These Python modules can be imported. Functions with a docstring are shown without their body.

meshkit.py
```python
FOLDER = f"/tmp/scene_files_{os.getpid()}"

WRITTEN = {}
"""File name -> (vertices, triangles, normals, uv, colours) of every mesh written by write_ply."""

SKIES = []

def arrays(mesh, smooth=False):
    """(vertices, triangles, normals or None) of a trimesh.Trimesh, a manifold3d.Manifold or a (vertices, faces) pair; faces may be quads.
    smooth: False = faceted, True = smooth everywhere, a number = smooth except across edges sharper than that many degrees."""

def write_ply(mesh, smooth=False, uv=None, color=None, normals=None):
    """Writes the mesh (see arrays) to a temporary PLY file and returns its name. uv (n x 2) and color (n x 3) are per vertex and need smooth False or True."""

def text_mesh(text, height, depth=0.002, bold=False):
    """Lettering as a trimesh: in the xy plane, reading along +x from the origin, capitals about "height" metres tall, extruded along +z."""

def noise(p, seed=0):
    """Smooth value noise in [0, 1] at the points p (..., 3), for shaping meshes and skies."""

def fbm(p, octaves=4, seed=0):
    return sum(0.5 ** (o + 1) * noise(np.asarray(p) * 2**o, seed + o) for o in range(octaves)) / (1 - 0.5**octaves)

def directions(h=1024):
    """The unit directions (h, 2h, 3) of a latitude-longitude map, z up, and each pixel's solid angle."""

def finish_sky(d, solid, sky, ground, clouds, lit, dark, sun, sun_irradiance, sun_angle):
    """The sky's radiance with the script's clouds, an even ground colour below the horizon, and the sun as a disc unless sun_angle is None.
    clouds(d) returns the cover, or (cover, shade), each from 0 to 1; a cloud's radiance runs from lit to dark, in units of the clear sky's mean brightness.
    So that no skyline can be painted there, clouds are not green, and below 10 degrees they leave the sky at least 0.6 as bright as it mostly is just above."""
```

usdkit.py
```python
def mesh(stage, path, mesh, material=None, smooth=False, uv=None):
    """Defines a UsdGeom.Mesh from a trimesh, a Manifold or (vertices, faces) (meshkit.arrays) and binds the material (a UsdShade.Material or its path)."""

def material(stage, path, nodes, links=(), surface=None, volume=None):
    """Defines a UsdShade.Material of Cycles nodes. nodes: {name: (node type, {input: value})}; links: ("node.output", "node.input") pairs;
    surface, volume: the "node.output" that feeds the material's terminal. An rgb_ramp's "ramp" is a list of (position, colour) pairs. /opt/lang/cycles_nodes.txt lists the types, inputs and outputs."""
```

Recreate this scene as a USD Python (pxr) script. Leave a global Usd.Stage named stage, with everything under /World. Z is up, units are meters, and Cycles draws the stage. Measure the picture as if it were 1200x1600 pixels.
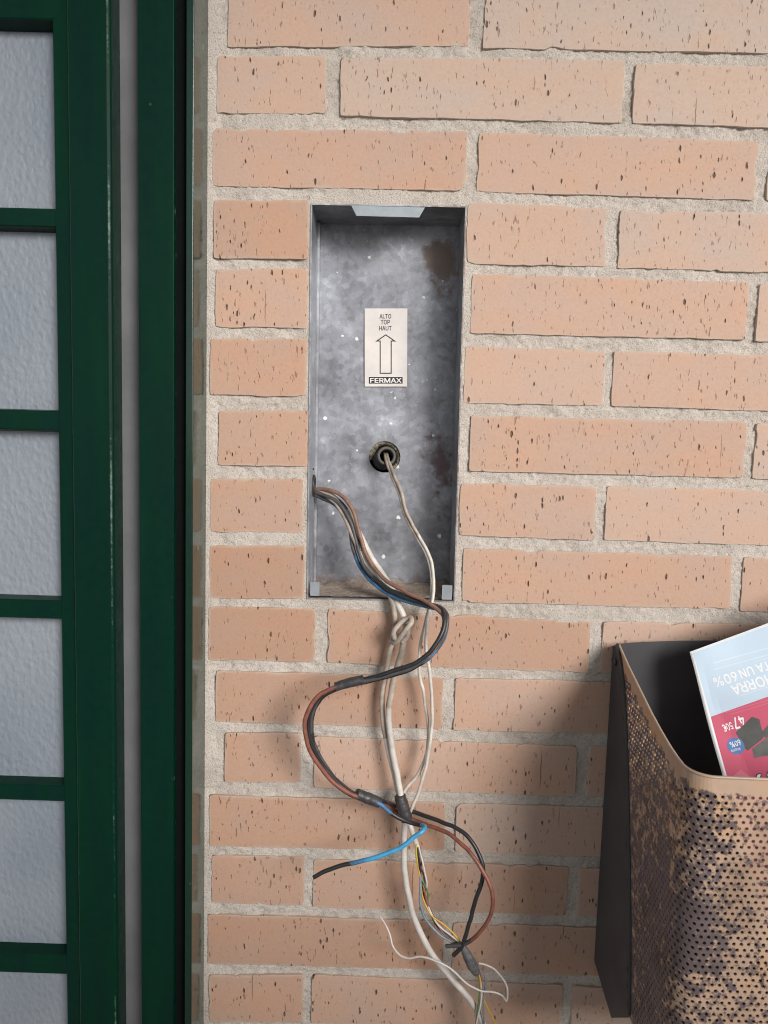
import math, random
import numpy as np, trimesh, shapely
from shapely.geometry import Polygon, Point, box as sbox
from pxr import Usd, UsdGeom, UsdLux, UsdShade, Gf, Sdf, Vt
import usdkit, meshkit

stage = Usd.Stage.CreateInMemory()
UsdGeom.SetStageUpAxis(stage, UsdGeom.Tokens.z)
UsdGeom.SetStageMetersPerUnit(stage, 1.0)
UsdGeom.Xform.Define(stage, "/World")
UsdGeom.Scope.Define(stage, "/World/Looks")

# ---------------------------------------------------------------- camera, sky, light, exposure
F_PX, YAW, PITCH, ROLL, DIST, EYE = 1152.4, -0.0079713, -0.0972619, 0.0280384, 0.661454, 1.40
EXPOSURE = 1.27
SUN_DIR = np.array([0.64, -1.0, 0.43]); SUN_DIR /= np.linalg.norm(SUN_DIR)
SUN_I, SUN_ANGLE, SKY_STRENGTH = 0.40, 24.0, 0.05

cy_, sy_, cp_, sp_ = math.cos(YAW), math.sin(YAW), math.cos(PITCH), math.sin(PITCH)
_f = np.array([sy_ * cp_, cy_ * cp_, sp_]); _r = np.array([cy_, -sy_, 0.0]); _u = np.cross(_r, _f)
CR = math.cos(ROLL) * _r + math.sin(ROLL) * _u
CU = -math.sin(ROLL) * _r + math.cos(ROLL) * _u
CF = _f
EYE_P = np.array([0.0, -DIST, EYE])
cam = UsdGeom.Camera.Define(stage, "/World/camera")
m = Gf.Matrix4d(1.0)
for i, (ax) in enumerate((CR, CU, -CF, EYE_P)):
    m.SetRow(i, Gf.Vec4d(*map(float, ax), 1.0 if i == 3 else 0.0))
cam.AddTransformOp().Set(m)
cam.CreateFocalLengthAttr(26.0)
cam.CreateHorizontalApertureAttr(26.0 * 1200 / F_PX)
cam.CreateVerticalApertureAttr(26.0 * 1600 / F_PX)
cam.CreateClippingRangeAttr(Gf.Vec2f(0.01, 500))
cam.CreateFStopAttr(10.0)
cam.CreateFocusDistanceAttr(0.67)
cam.CreateExposureAttr(EXPOSURE)


def material(name, nodes, links=(), surface="p.BSDF"):
    return usdkit.material(stage, "/World/Looks/" + name, nodes, links, surface=surface)


sky_m = material("sky", {
    "sky": ("sky_texture", {"sky_type": "single_scattering", "sun_disc": False, "sun_elevation": math.asin(SUN_DIR[2]), "sun_rotation": math.atan2(SUN_DIR[0], SUN_DIR[1])}),
    "tc": ("texture_coordinate", {}), "n": ("noise_texture", {"scale": 2.2, "detail": 5.0}),
    "h": ("hsv", {"saturation": 0.22, "value": 1.0, "fac": 1.0}),
    "r": ("rgb_ramp", {"ramp": [(0.0, (0.8, 0.8, 0.8)), (0.4, (0.9, 0.9, 0.9)), (0.7, (1.1, 1.1, 1.1)), (1.0, (1.1, 1.1, 1.1))]}),
    "m": ("mix", {"mix_type": "multiply", "fac": 1.0}),
    "bg": ("background_shader", {"strength": SKY_STRENGTH})},
    [("tc.generated", "n.vector"), ("n.fac", "r.fac"), ("sky.color", "h.color"), ("h.color", "m.color1"), ("r.color", "m.color2"), ("m.color", "bg.color")], surface="bg.background")
dome = UsdLux.DomeLight.Define(stage, "/World/sky")
UsdShade.MaterialBindingAPI.Apply(dome.GetPrim()).Bind(sky_m)
dome.GetPrim().SetCustomDataByKey("kind", "structure")
sun = UsdLux.DistantLight.Define(stage, "/World/sun")
sun.CreateNormalizeAttr(True); sun.CreateIntensityAttr(SUN_I); sun.CreateAngleAttr(SUN_ANGLE); sun.CreateColorAttr(Gf.Vec3f(1.0, 0.965, 0.92))
zz = SUN_DIR; xx = np.cross([0, 0, 1.0], zz); xx /= np.linalg.norm(xx); yy = np.cross(zz, xx)
m = Gf.Matrix4d(1.0)
for i, ax in enumerate((xx, yy, zz)):
    m.SetRow(i, Gf.Vec4d(*map(float, ax), 0.0))
sun.AddTransformOp().Set(m)


# ---------------------------------------------------------------- helpers
def ray(px, py):
    return CR * (px - 600) / F_PX - CU * (py - 800) / F_PX + CF


def at(px, py, y=0.0):
    """The point at depth y (0 = the wall's face, negative = in front of it) on the line of sight of a point of the photograph."""
    d = ray(px, py)
    return EYE_P + d * ((y + DIST) / d[1])


names = {}


def numbered(path):
    n = names.get(path, 0); names[path] = n + 1
    return path if n == 0 else f"{path}_{n:03d}"


def tag(prim, label=None, category=None, group=None, kind=None):
    prim = prim.GetPrim() if hasattr(prim, "GetPrim") else prim
    for k, v in (("label", label), ("category", category), ("group", group), ("kind", kind)):
        if v:
            prim.SetCustomDataByKey(k, v)
    return prim


def thing(name, label, category, origin=(0, 0, 0), group=None, kind=None):
    x = UsdGeom.Xform.Define(stage, numbered("/World/" + name))
    x.AddTranslateOp().Set(Gf.Vec3d(*map(float, origin)))
    t = tag(x, label, category, group, kind)
    ORIGIN[str(t.GetPath())] = np.asarray(origin, float)
    return t


ORIGIN = {}


def verts_faces(mesh):
    if hasattr(mesh, "to_mesh"):
        q = mesh.to_mesh(); return np.array(q.vert_properties[:, :3], float), np.array(q.tri_verts)
    if isinstance(mesh, (tuple, list)):
        v, f = np.asarray(mesh[0], float), np.asarray(mesh[1], int)
        return v, (np.vstack([f[:, [0, 1, 2]], f[:, [0, 2, 3]]]) if f.shape[1] == 4 else f)
    return np.array(mesh.vertices, float), np.array(mesh.faces)


def part(name, mesh, mat, parent=None, smooth=False, label=None, kind=None, attrs=None):
    """One Mesh prim under parent (a prim) or under /World, given in world coordinates."""
    base = str(parent.GetPath()) if parent is not None else "/World"
    root = "/".join(base.split("/")[:3])
    v, f = verts_faces(mesh)
    v = v - ORIGIN.get(root, np.zeros(3))
    g = usdkit.mesh(stage, numbered(base + "/" + name), (v, f), mat, smooth=smooth)
    for k, a in (attrs or {}).items():
        UsdGeom.PrimvarsAPI(g).CreatePrimvar(k, Sdf.ValueTypeNames.FloatArray, "vertex").Set(Vt.FloatArray.FromNumpy(np.asarray(a, np.float32)))
    return tag(g, label, kind=kind)


def joined(meshes):
    vs, fs, n = [], [], 0
    for q in meshes:
        v, f = verts_faces(q); vs.append(v); fs.append(f + n); n += len(v)
    return np.vstack(vs), np.vstack(fs)


def prism(pts, a0, a1, axis="z"):
    """A cross-section extruded from a0 to a1: along z (points are x, y), along x (points are y, z) or along y (points are x, z)."""
    poly = pts if hasattr(pts, "exterior") else Polygon(pts)
    e = trimesh.creation.extrude_polygon(shapely.geometry.polygon.orient(poly), a1 - a0, engine="earcut")
    v = np.array(e.vertices); v[:, 2] += a0
    if axis == "x":
        v = v[:, [2, 0, 1]]
    elif axis == "y":
        v = v[:, [0, 2, 1]]
    q = trimesh.Trimesh(v, e.faces, process=False)
    if axis == "y":
        q.invert()
    return q


def chamfered(x0, y0, x1, y1, c, steps=2):
    p = sbox(x0 + c, y0 + c, x1 - c, y1 - c)
    return p.buffer(c, quad_segs=steps)


def block(lo, hi, c=0.0008):
    """A box with softened vertical edges."""
    return prism(chamfered(lo[0], lo[1], hi[0], hi[1], c), lo[2], hi[2])


def spline(pts, step=0.0018):
    """Centripetal-like Catmull-Rom through the points, resampled evenly."""
    P = np.asarray(pts, float)
    P = np.vstack([2 * P[0] - P[1], P, 2 * P[-1] - P[-2]])
    out = []
    for i in range(1, len(P) - 2):
        n = max(2, int(np.linalg.norm(P[i + 1] - P[i]) / step * 2))
        t = np.linspace(0, 1, n, endpoint=False)[:, None]
        a, b, c, d = P[i - 1], P[i], P[i + 1], P[i + 2]
        l1, l2, l3 = (max(np.linalg.norm(q) ** 0.5, 1e-5) for q in (b - a, c - b, d - c))
        m1 = l2 * ((b - a) / l1 - (c - a) / (l1 + l2) + (c - b) / l2)
        m2 = l2 * ((c - b) / l2 - (d - b) / (l2 + l3) + (d - c) / l3)
        out.append((2 * t**3 - 3 * t**2 + 1) * b + (t**3 - 2 * t**2 + t) * m1 + (-2 * t**3 + 3 * t**2) * c + (t**3 - t**2) * m2)
    out = np.vstack(out + [P[-2:-1]])
    s = np.r_[0, np.cumsum(np.linalg.norm(np.diff(out, axis=0), axis=1))]
    q = np.linspace(0, s[-1], max(3, int(s[-1] / step)))
    return np.stack([np.interp(q, s, out[:, k]) for k in range(3)], 1)


def tube(path, r, sides=12, cap=True, start=None):
    P = np.asarray(path, float); n = len(P)
    r = np.broadcast_to(np.asarray(r, float), (n,)) if np.ndim(r) <= 1 else np.asarray(r, float)
    T = np.gradient(P, axis=0); T /= np.linalg.norm(T, axis=1, keepdims=True)
    up = np.array([0, -1.0, 0.1]) if start is None else start
    N = up - T[0] * (up @ T[0]); N /= np.linalg.norm(N)
    a = np.arange(sides) / sides * 2 * np.pi
    V = []
    for i in range(n):
        N = N - T[i] * (N @ T[i]); N /= np.linalg.norm(N); B = np.cross(T[i], N)
        rr = r[i] if np.ndim(r) == 1 else r[i][:, None]
        V.append(P[i] + (np.cos(a)[:, None] * N + np.sin(a)[:, None] * B) * rr)
    V = np.vstack(V); F = []
    for i in range(n - 1):
        k = np.arange(sides); k2 = (k + 1) % sides
        F += [np.stack([i * sides + k, i * sides + k2, (i + 1) * sides + k2], 1), np.stack([i * sides + k, (i + 1) * sides + k2, (i + 1) * sides + k], 1)]
    if cap:
        for base, c, s in ((0, P[0] - T[0] * r.reshape(n, -1)[0].mean() * 0.3, 1), ((n - 1) * sides, P[-1] + T[-1] * r.reshape(n, -1)[-1].mean() * 0.3, -1)):
            V = np.vstack([V, c]); k = np.arange(sides); k2 = (k + 1) % sides
            F.append(np.stack([np.full(sides, len(V) - 1), base + k2, base + k][::1] if s == 1 else [np.full(sides, len(V) - 1), base + k, base + k2], 1))
    return V, np.vstack(F)


def lettering(text, height, O, U, V, width=None, centre=True, bold=False, depth=0.00008, lift=0.0, slant=0.0):
    """Lettering in the plane through O with reading direction U and upward direction V (unit vectors)."""
    t = meshkit.text_mesh(text, height, depth, bold)
    v = np.array(t.vertices); x0, x1 = v[:, 0].min(), v[:, 0].max()
    k = 1.0 if width is None else width / (x1 - x0)
    v[:, 0] = (v[:, 0] - (x0 + x1) / 2 * centre - x0 * (not centre)) * k + v[:, 1] * slant
    Nn = np.cross(U, V)
    return np.asarray(O) + v[:, :1] * U + v[:, 1:2] * V + (v[:, 2:3] + lift) * Nn, np.array(t.faces)


def sheet(pts, O, U, V, lift, depth=0.00008):
    """A thin printed area: points in the plane's (U, V) coordinates."""
    e = prism(pts, lift, lift + depth)
    v = np.array(e.vertices)
    return np.asarray(O) + v[:, :1] * U + v[:, 1:2] * V + v[:, 2:3] * np.cross(U, V), np.array(e.faces)


# ---------------------------------------------------------------- materials
def plain(name, color, roughness=0.6, metallic=0.0, grime=0.25, scale=60.0, bump=0.0, bump_scale=400.0, **more):
    dark = tuple(c * (1 - grime) for c in color)
    nodes = {"g": ("geometry", {}), "n": ("noise_texture", {"scale": scale, "detail": 5.0, "roughness": 0.65}),
             "r": ("rgb_ramp", {"ramp": [(0.0, dark), (0.35, dark), (0.65, color), (1.0, color)]}),
             "p": ("principled_bsdf", {"roughness": roughness, "metallic": metallic, **more})}
    links = [("g.position", "n.vector"), ("n.fac", "r.fac"), ("r.color", "p.base_color")]
    if bump:
        nodes |= {"bn": ("noise_texture", {"scale": bump_scale, "detail": 3.0}), "b": ("bump", {"strength": 1.0, "distance": bump})}
        links += [("g.position", "bn.vector"), ("bn.fac", "b.height"), ("b.normal", "p.normal")]
    return material(name, nodes, links)


M = {}
# bricks: pale salmon clay, clouded, with wire-cut pits and drag lines; "edge" fades to a mortar film, "tone" mixes the firing with painted light
def brick_material():
    nodes = {
        "g": ("geometry", {}),
        "tone": ("attribute", {"attribute": "tone"}), "edge": ("attribute", {"attribute": "edge"}),
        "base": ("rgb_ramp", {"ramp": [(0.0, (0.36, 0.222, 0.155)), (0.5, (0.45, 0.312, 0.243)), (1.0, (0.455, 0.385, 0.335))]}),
        "cl": ("noise_texture", {"scale": 16.0, "detail": 4.0, "roughness": 0.55}),
        "clr": ("rgb_ramp", {"ramp": [(0.0, (1.03, 0.985, 0.95)), (0.38, (1.03, 0.985, 0.95)), (0.62, (0.97, 1.0, 1.04)), (1.0, (0.95, 1.0, 1.06))]}),
        "m1": ("mix", {"mix_type": "multiply", "fac": 1.0}),
        "fg": ("noise_texture", {"scale": 420.0, "detail": 2.5, "roughness": 0.7}),
        "fgr": ("rgb_ramp", {"ramp": [(0.0, (0.82, 0.82, 0.82)), (0.45, (1, 1, 1)), (0.7, (1.06, 1.06, 1.06)), (1.0, (1.1, 1.1, 1.1))]}),
        "m2": ("mix", {"mix_type": "multiply", "fac": 0.8}),
        # faint dragged marks and horizontal bands of firing colour
        "fmp": ("mapping", {"scale": (1.0, 1.0, 0.30)}), "fm": ("noise_texture", {"scale": 430.0, "detail": 2.0, "roughness": 0.5}),
        "fmr": ("map_range", {"range_type": "smoothstep", "from_min": 0.635, "from_max": 0.75, "to_min": 0.0, "to_max": 1.0, "clamp": True}),
        "fmd": ("mix", {"mix_type": "multiply", "color2": (0.66, 0.60, 0.56)}),
        "bmp": ("mapping", {"scale": (7.0, 1.0, 38.0)}), "bn": ("noise_texture", {"scale": 1.0, "detail": 4.0, "roughness": 0.6}),
        "bnr": ("rgb_ramp", {"ramp": [(0.0, (1.05, 0.955, 0.88)), (0.36, (1.02, 0.98, 0.95)), (0.58, (1.0, 1.0, 1.0)), (1.0, (0.96, 1.02, 1.08))]}), "bm": ("mix", {"mix_type": "multiply", "fac": 1.0}),
        "fm2": ("math", {"math_type": "multiply_add", "value2": 0.35}),
        # pits: stretched cells, only a few of them
        "mp": ("mapping", {"scale": (1.0, 0.12, 0.36)}),
        "wob": ("noise_texture", {"scale": 300.0, "detail": 2.0}),
        "wa": ("mix", {"mix_type": "linear_light", "fac": 0.0009}),
        "v": ("voronoi_texture", {"scale": 330.0, "randomness": 1.0}),
        "pw": ("math", {"math_type": "power", "value2": 2.5}),
        "sep": ("separate_color", {}),
        "size": ("map_range", {"from_min": 0.72, "from_max": 1.0, "to_min": 0.0, "to_max": 1.0, "clamp": True}),
        "pitsz": ("math", {"math_type": "multiply_add", "value2": 0.34, "value3": 0.09}), "diff": ("math", {"math_type": "subtract"}),
        "pdn": ("noise_texture", {"scale": 8.0, "detail": 2.0}), "thr": ("math", {"math_type": "multiply_add", "value2": 0.8, "value3": 0.16}), "gate": ("math", {"math_type": "greater_than"}), "gd": ("math", {"math_type": "multiply"}), "pit": ("map_range", {"range_type": "smoothstep", "from_min": 0.0, "from_max": 0.22, "to_min": 0.0, "to_max": 1.0, "clamp": True}),
        # drag lines: much longer, much rarer
        "mp2": ("mapping", {"scale": (1.0, 0.1, 0.022)}),
        "v2": ("voronoi_texture", {"scale": 170.0, "randomness": 1.0}),
        "sep2": ("separate_color", {}),
        "size2": ("map_range", {"from_min": 0.3, "from_max": 1.0, "to_min": 0.0, "to_max": 0.085, "clamp": True}),
        "diff2": ("math", {"math_type": "subtract"}),
        "line": ("map_range", {"range_type": "smoothstep", "from_min": 0.0, "from_max": 0.05, "to_min": 0.0, "to_max": 0.5, "clamp": True}),
        "holes": ("math", {"math_type": "maximum"}),
        "dark": ("mix", {"mix_type": "mix", "color2": (0.075, 0.045, 0.03)}),  # dark colour stands in for the pits' own shade
        "dk": ("math", {"math_type": "multiply", "value2": 0.85}),
        # mortar film along the edges
        "en": ("noise_texture", {"scale": 42.0, "detail": 4.5, "roughness": 0.6}),
        "es": ("math", {"math_type": "add"}),
        "er": ("map_range", {"range_type": "smoothstep", "from_min": 0.95, "from_max": 1.75, "to_min": 0.0, "to_max": 0.7, "clamp": True}),
        "film": ("mix", {"mix_type": "mix", "color2": (0.47, 0.40, 0.335)}),
        "hsum": ("math", {"math_type": "multiply_add", "value2": -1.0}),
        "fh": ("math", {"math_type": "multiply", "value2": 0.10}),
        "b": ("bump", {"strength": 1.0, "distance": 0.0014}),
        "p": ("principled_bsdf", {"roughness": 0.88, "specular_ior_level": 0.25})}
    links = [("tone.fac", "base.fac"), ("g.position", "cl.vector"), ("cl.fac", "clr.fac"), ("base.color", "m1.color1"), ("clr.color", "m1.color2"),
             ("g.position", "fg.vector"), ("fg.fac", "fgr.fac"), ("m1.color", "m2.color1"), ("fgr.color", "m2.color2"),
             ("g.position", "wob.vector"), ("g.position", "wa.color1"), ("wob.color", "wa.color2"),
             ("wa.color", "mp.vector"), ("mp.vector", "v.vector"), ("v.color", "sep.color"), ("sep.r", "size.value"), ("size.result", "pw.value1"), ("pw.value", "pitsz.value1"), ("pitsz.value", "diff.value1"), ("v.distance", "diff.value2"), ("g.position", "pdn.vector"), ("pdn.fac", "thr.value1"), ("thr.value", "gate.value2"), ("sep.r", "gate.value1"), ("gate.value", "gd.value1"), ("diff.value", "gd.value2"), ("gd.value", "pit.value"),
             ("wa.color", "mp2.vector"), ("mp2.vector", "v2.vector"), ("v2.color", "sep2.color"), ("sep2.g", "size2.value"), ("size2.result", "diff2.value1"), ("v2.distance", "diff2.value2"), ("diff2.value", "line.value"),
             ("pit.result", "holes.value1"), ("line.result", "holes.value2"), ("holes.value", "dk.value1"),
             ("g.position", "en.vector"), ("en.fac", "es.value1"), ("edge.fac", "es.value2"), ("es.value", "er.value"), ("g.position", "fmp.vector"), ("fmp.vector", "fm.vector"), ("fm.fac", "fmr.value"), ("m2.color", "bm.color1"), ("g.position", "bmp.vector"), ("bmp.vector", "bn.vector"), ("bn.fac", "bnr.fac"), ("bnr.color", "bm.color2"), ("bm.color", "fmd.color1"), ("fmr.result", "fmd.fac"), ("fmd.color", "film.color1"), ("er.result", "film.fac"),
             ("film.color", "dark.color1"), ("dk.value", "dark.fac"), ("dark.color", "p.base_color"),
             ("fg.fac", "fh.value1"), ("fmr.result", "fm2.value1"), ("holes.value", "fm2.value3"), ("fm2.value", "hsum.value1"), ("fh.value", "hsum.value3"), ("hsum.value", "b.height"), ("b.normal", "p.normal")]
    return material("brick", nodes, links)


M["brick"] = brick_material()
M["mortar"] = material("mortar", {
    "g": ("geometry", {}), "n": ("noise_texture", {"scale": 22.0, "detail": 5.0, "roughness": 0.6}), "s": ("noise_texture", {"scale": 640.0, "detail": 3.0, "roughness": 0.8}),
    "r": ("rgb_ramp", {"ramp": [(0.0, (0.36, 0.312, 0.272)), (0.33, (0.465, 0.411, 0.366)), (0.55, (0.54, 0.486, 0.438)), (1.0, (0.57, 0.52, 0.47))]}),
    "sr": ("rgb_ramp", {"ramp": [(0.0, (0.35, 0.33, 0.31)), (0.34, (0.6, 0.58, 0.55)), (0.46, (1, 1, 1)), (1.0, (1.15, 1.15, 1.15))]}),
    "m": ("mix", {"mix_type": "multiply", "fac": 0.8}), "dn": ("noise_texture", {"scale": 11.0, "detail": 6.0, "roughness": 0.65}), "dr": ("map_range", {"range_type": "smoothstep", "from_min": 0.57, "from_max": 0.72, "to_min": 0.0, "to_max": 0.75, "clamp": True}), "dm": ("mix", {"mix_type": "multiply", "color2": (0.56, 0.53, 0.50)}),
    "b": ("bump", {"strength": 1.0, "distance": 0.0016}), "p": ("principled_bsdf", {"roughness": 0.95, "specular_ior_level": 0.15})},
    [("g.position", "n.vector"), ("g.position", "s.vector"), ("n.fac", "r.fac"), ("s.fac", "sr.fac"), ("r.color", "m.color1"), ("sr.color", "m.color2"), ("g.position", "dn.vector"), ("dn.fac", "dr.value"), ("m.color", "dm.color1"), ("dr.result", "dm.fac"), ("dm.color", "p.base_color"), ("s.fac", "b.height"), ("b.normal", "p.normal")])
# green gloss paint with scuffs; "wear" rubs it through to a pale primer
def green(name, spec, rlo, rhi):
  return material(name, {
    "g": ("geometry", {}), "wear": ("attribute", {"attribute": "wear"}),
    "mp": ("mapping", {"scale": (1.0, 1.0, 0.12)}), "n": ("noise_texture", {"scale": 55.0, "detail": 4.0}),
    "r": ("rgb_ramp", {"ramp": [(0.0, (0.0012, 0.0130, 0.0092)), (0.4, (0.0014, 0.0165, 0.0112)), (0.6, (0.0013, 0.0195, 0.0108)), (1.0, (0.0018, 0.030, 0.0142))]}),
    "v": ("voronoi_texture", {"scale": 60.0}), "vs": ("separate_color", {}),
    "vsz": ("map_range", {"from_min": 0.86, "from_max": 1.0, "to_min": 0.0, "to_max": 0.2, "clamp": True}), "vd": ("math", {"math_type": "subtract"}),
    "vk": ("map_range", {"from_min": 0.0, "from_max": 0.1, "to_min": 0.0, "to_max": 0.5, "clamp": True}),
    "wn": ("noise_texture", {"scale": 260.0, "detail": 6.0, "roughness": 0.75}), "ws": ("math", {"math_type": "add"}),
    "wr": ("map_range", {"range_type": "smoothstep", "from_min": 1.05, "from_max": 1.45, "to_min": 0.0, "to_max": 0.75, "clamp": True}),
    "mx": ("math", {"math_type": "maximum"}),
    "c": ("mix", {"mix_type": "mix", "color2": (0.16, 0.22, 0.19)}),
    "bn": ("noise_texture", {"scale": 120.0, "detail": 3.0}), "b": ("bump", {"strength": 0.3, "distance": 0.0002}),
    "rr": ("map_range", {"from_min": 0.3, "from_max": 0.7, "to_min": rlo, "to_max": rhi}),
    "p": ("principled_bsdf", {"roughness": 0.3, "specular_ior_level": spec})},
    [("g.position", "mp.vector"), ("mp.vector", "n.vector"), ("n.fac", "r.fac"), ("g.position", "v.vector"), ("v.color", "vs.color"), ("vs.r", "vsz.value"), ("vsz.result", "vd.value1"), ("v.distance", "vd.value2"), ("vd.value", "vk.value"),
     ("g.position", "wn.vector"), ("wn.fac", "ws.value1"), ("wear.fac", "ws.value2"), ("ws.value", "wr.value"), ("wr.result", "mx.value1"), ("vk.result", "mx.value2"),
     ("r.color", "c.color1"), ("mx.value", "c.fac"), ("c.color", "p.base_color"), ("g.position", "bn.vector"), ("bn.fac", "b.height"), ("b.normal", "p.normal"), ("bn.fac", "rr.value"), ("rr.result", "p.roughness")])
M["green_paint"] = green("green_paint", 0.11, 0.26, 0.42)
M["green_gloss"] = green("green_gloss", 0.6, 0.12, 0.22)
M["groove_black"] = plain("groove_black", (0.0035, 0.005, 0.005), 0.9, specular_ior_level=0.1)
M["grey_strip"] = plain("grey_strip", (0.13, 0.13, 0.14), 0.55, grime=0.25, scale=14.0)
# hammered pale glass: light comes back from the frosted body, the bumps sit on the front
M["glass"] = material("pebbled_glass", {
    "g": ("geometry", {}), "mp": ("mapping", {"rotation": (0.0, 0.5, 0.0), "scale": (1.0, 1.0, 0.7)}),
    "v": ("voronoi_texture", {"scale": 210.0, "feature": "smooth_f1", "smoothness": 0.6}), "n": ("noise_texture", {"scale": 330.0, "detail": 3.0}),
    "h": ("math", {"math_type": "add"}), "b": ("bump", {"strength": 1.0, "distance": 0.0008}),
    "cn": ("noise_texture", {"scale": 5.0, "detail": 2.0}), "cr": ("rgb_ramp", {"ramp": [(0.3, (0.165, 0.192, 0.235)), (0.7, (0.25, 0.275, 0.31))]}),
    "d": ("diffuse_bsdf", {}), "t": ("translucent_bsdf", {"color": (0.45, 0.5, 0.55)}), "mx": ("mix_closure", {"fac": 0.12}),
    "gl": ("glossy_bsdf", {"roughness": 0.28, "color": (1, 1, 1)}), "fr": ("fresnel", {"IOR": 1.5}), "o": ("mix_closure", {})},
    [("g.position", "mp.vector"), ("mp.vector", "v.vector"), ("mp.vector", "n.vector"), ("v.distance", "h.value1"), ("n.fac", "h.value2"), ("h.value", "b.height"),
     ("g.position", "cn.vector"), ("cn.fac", "cr.fac"), ("cr.color", "d.color"), ("b.normal", "d.normal"), ("b.normal", "gl.normal"), ("b.normal", "fr.normal"),
     ("d.BSDF", "mx.closure1"), ("t.BSDF", "mx.closure2"), ("mx.closure", "o.closure1"), ("gl.BSDF", "o.closure2"), ("fr.fac", "o.fac")], surface="o.closure")


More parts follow.
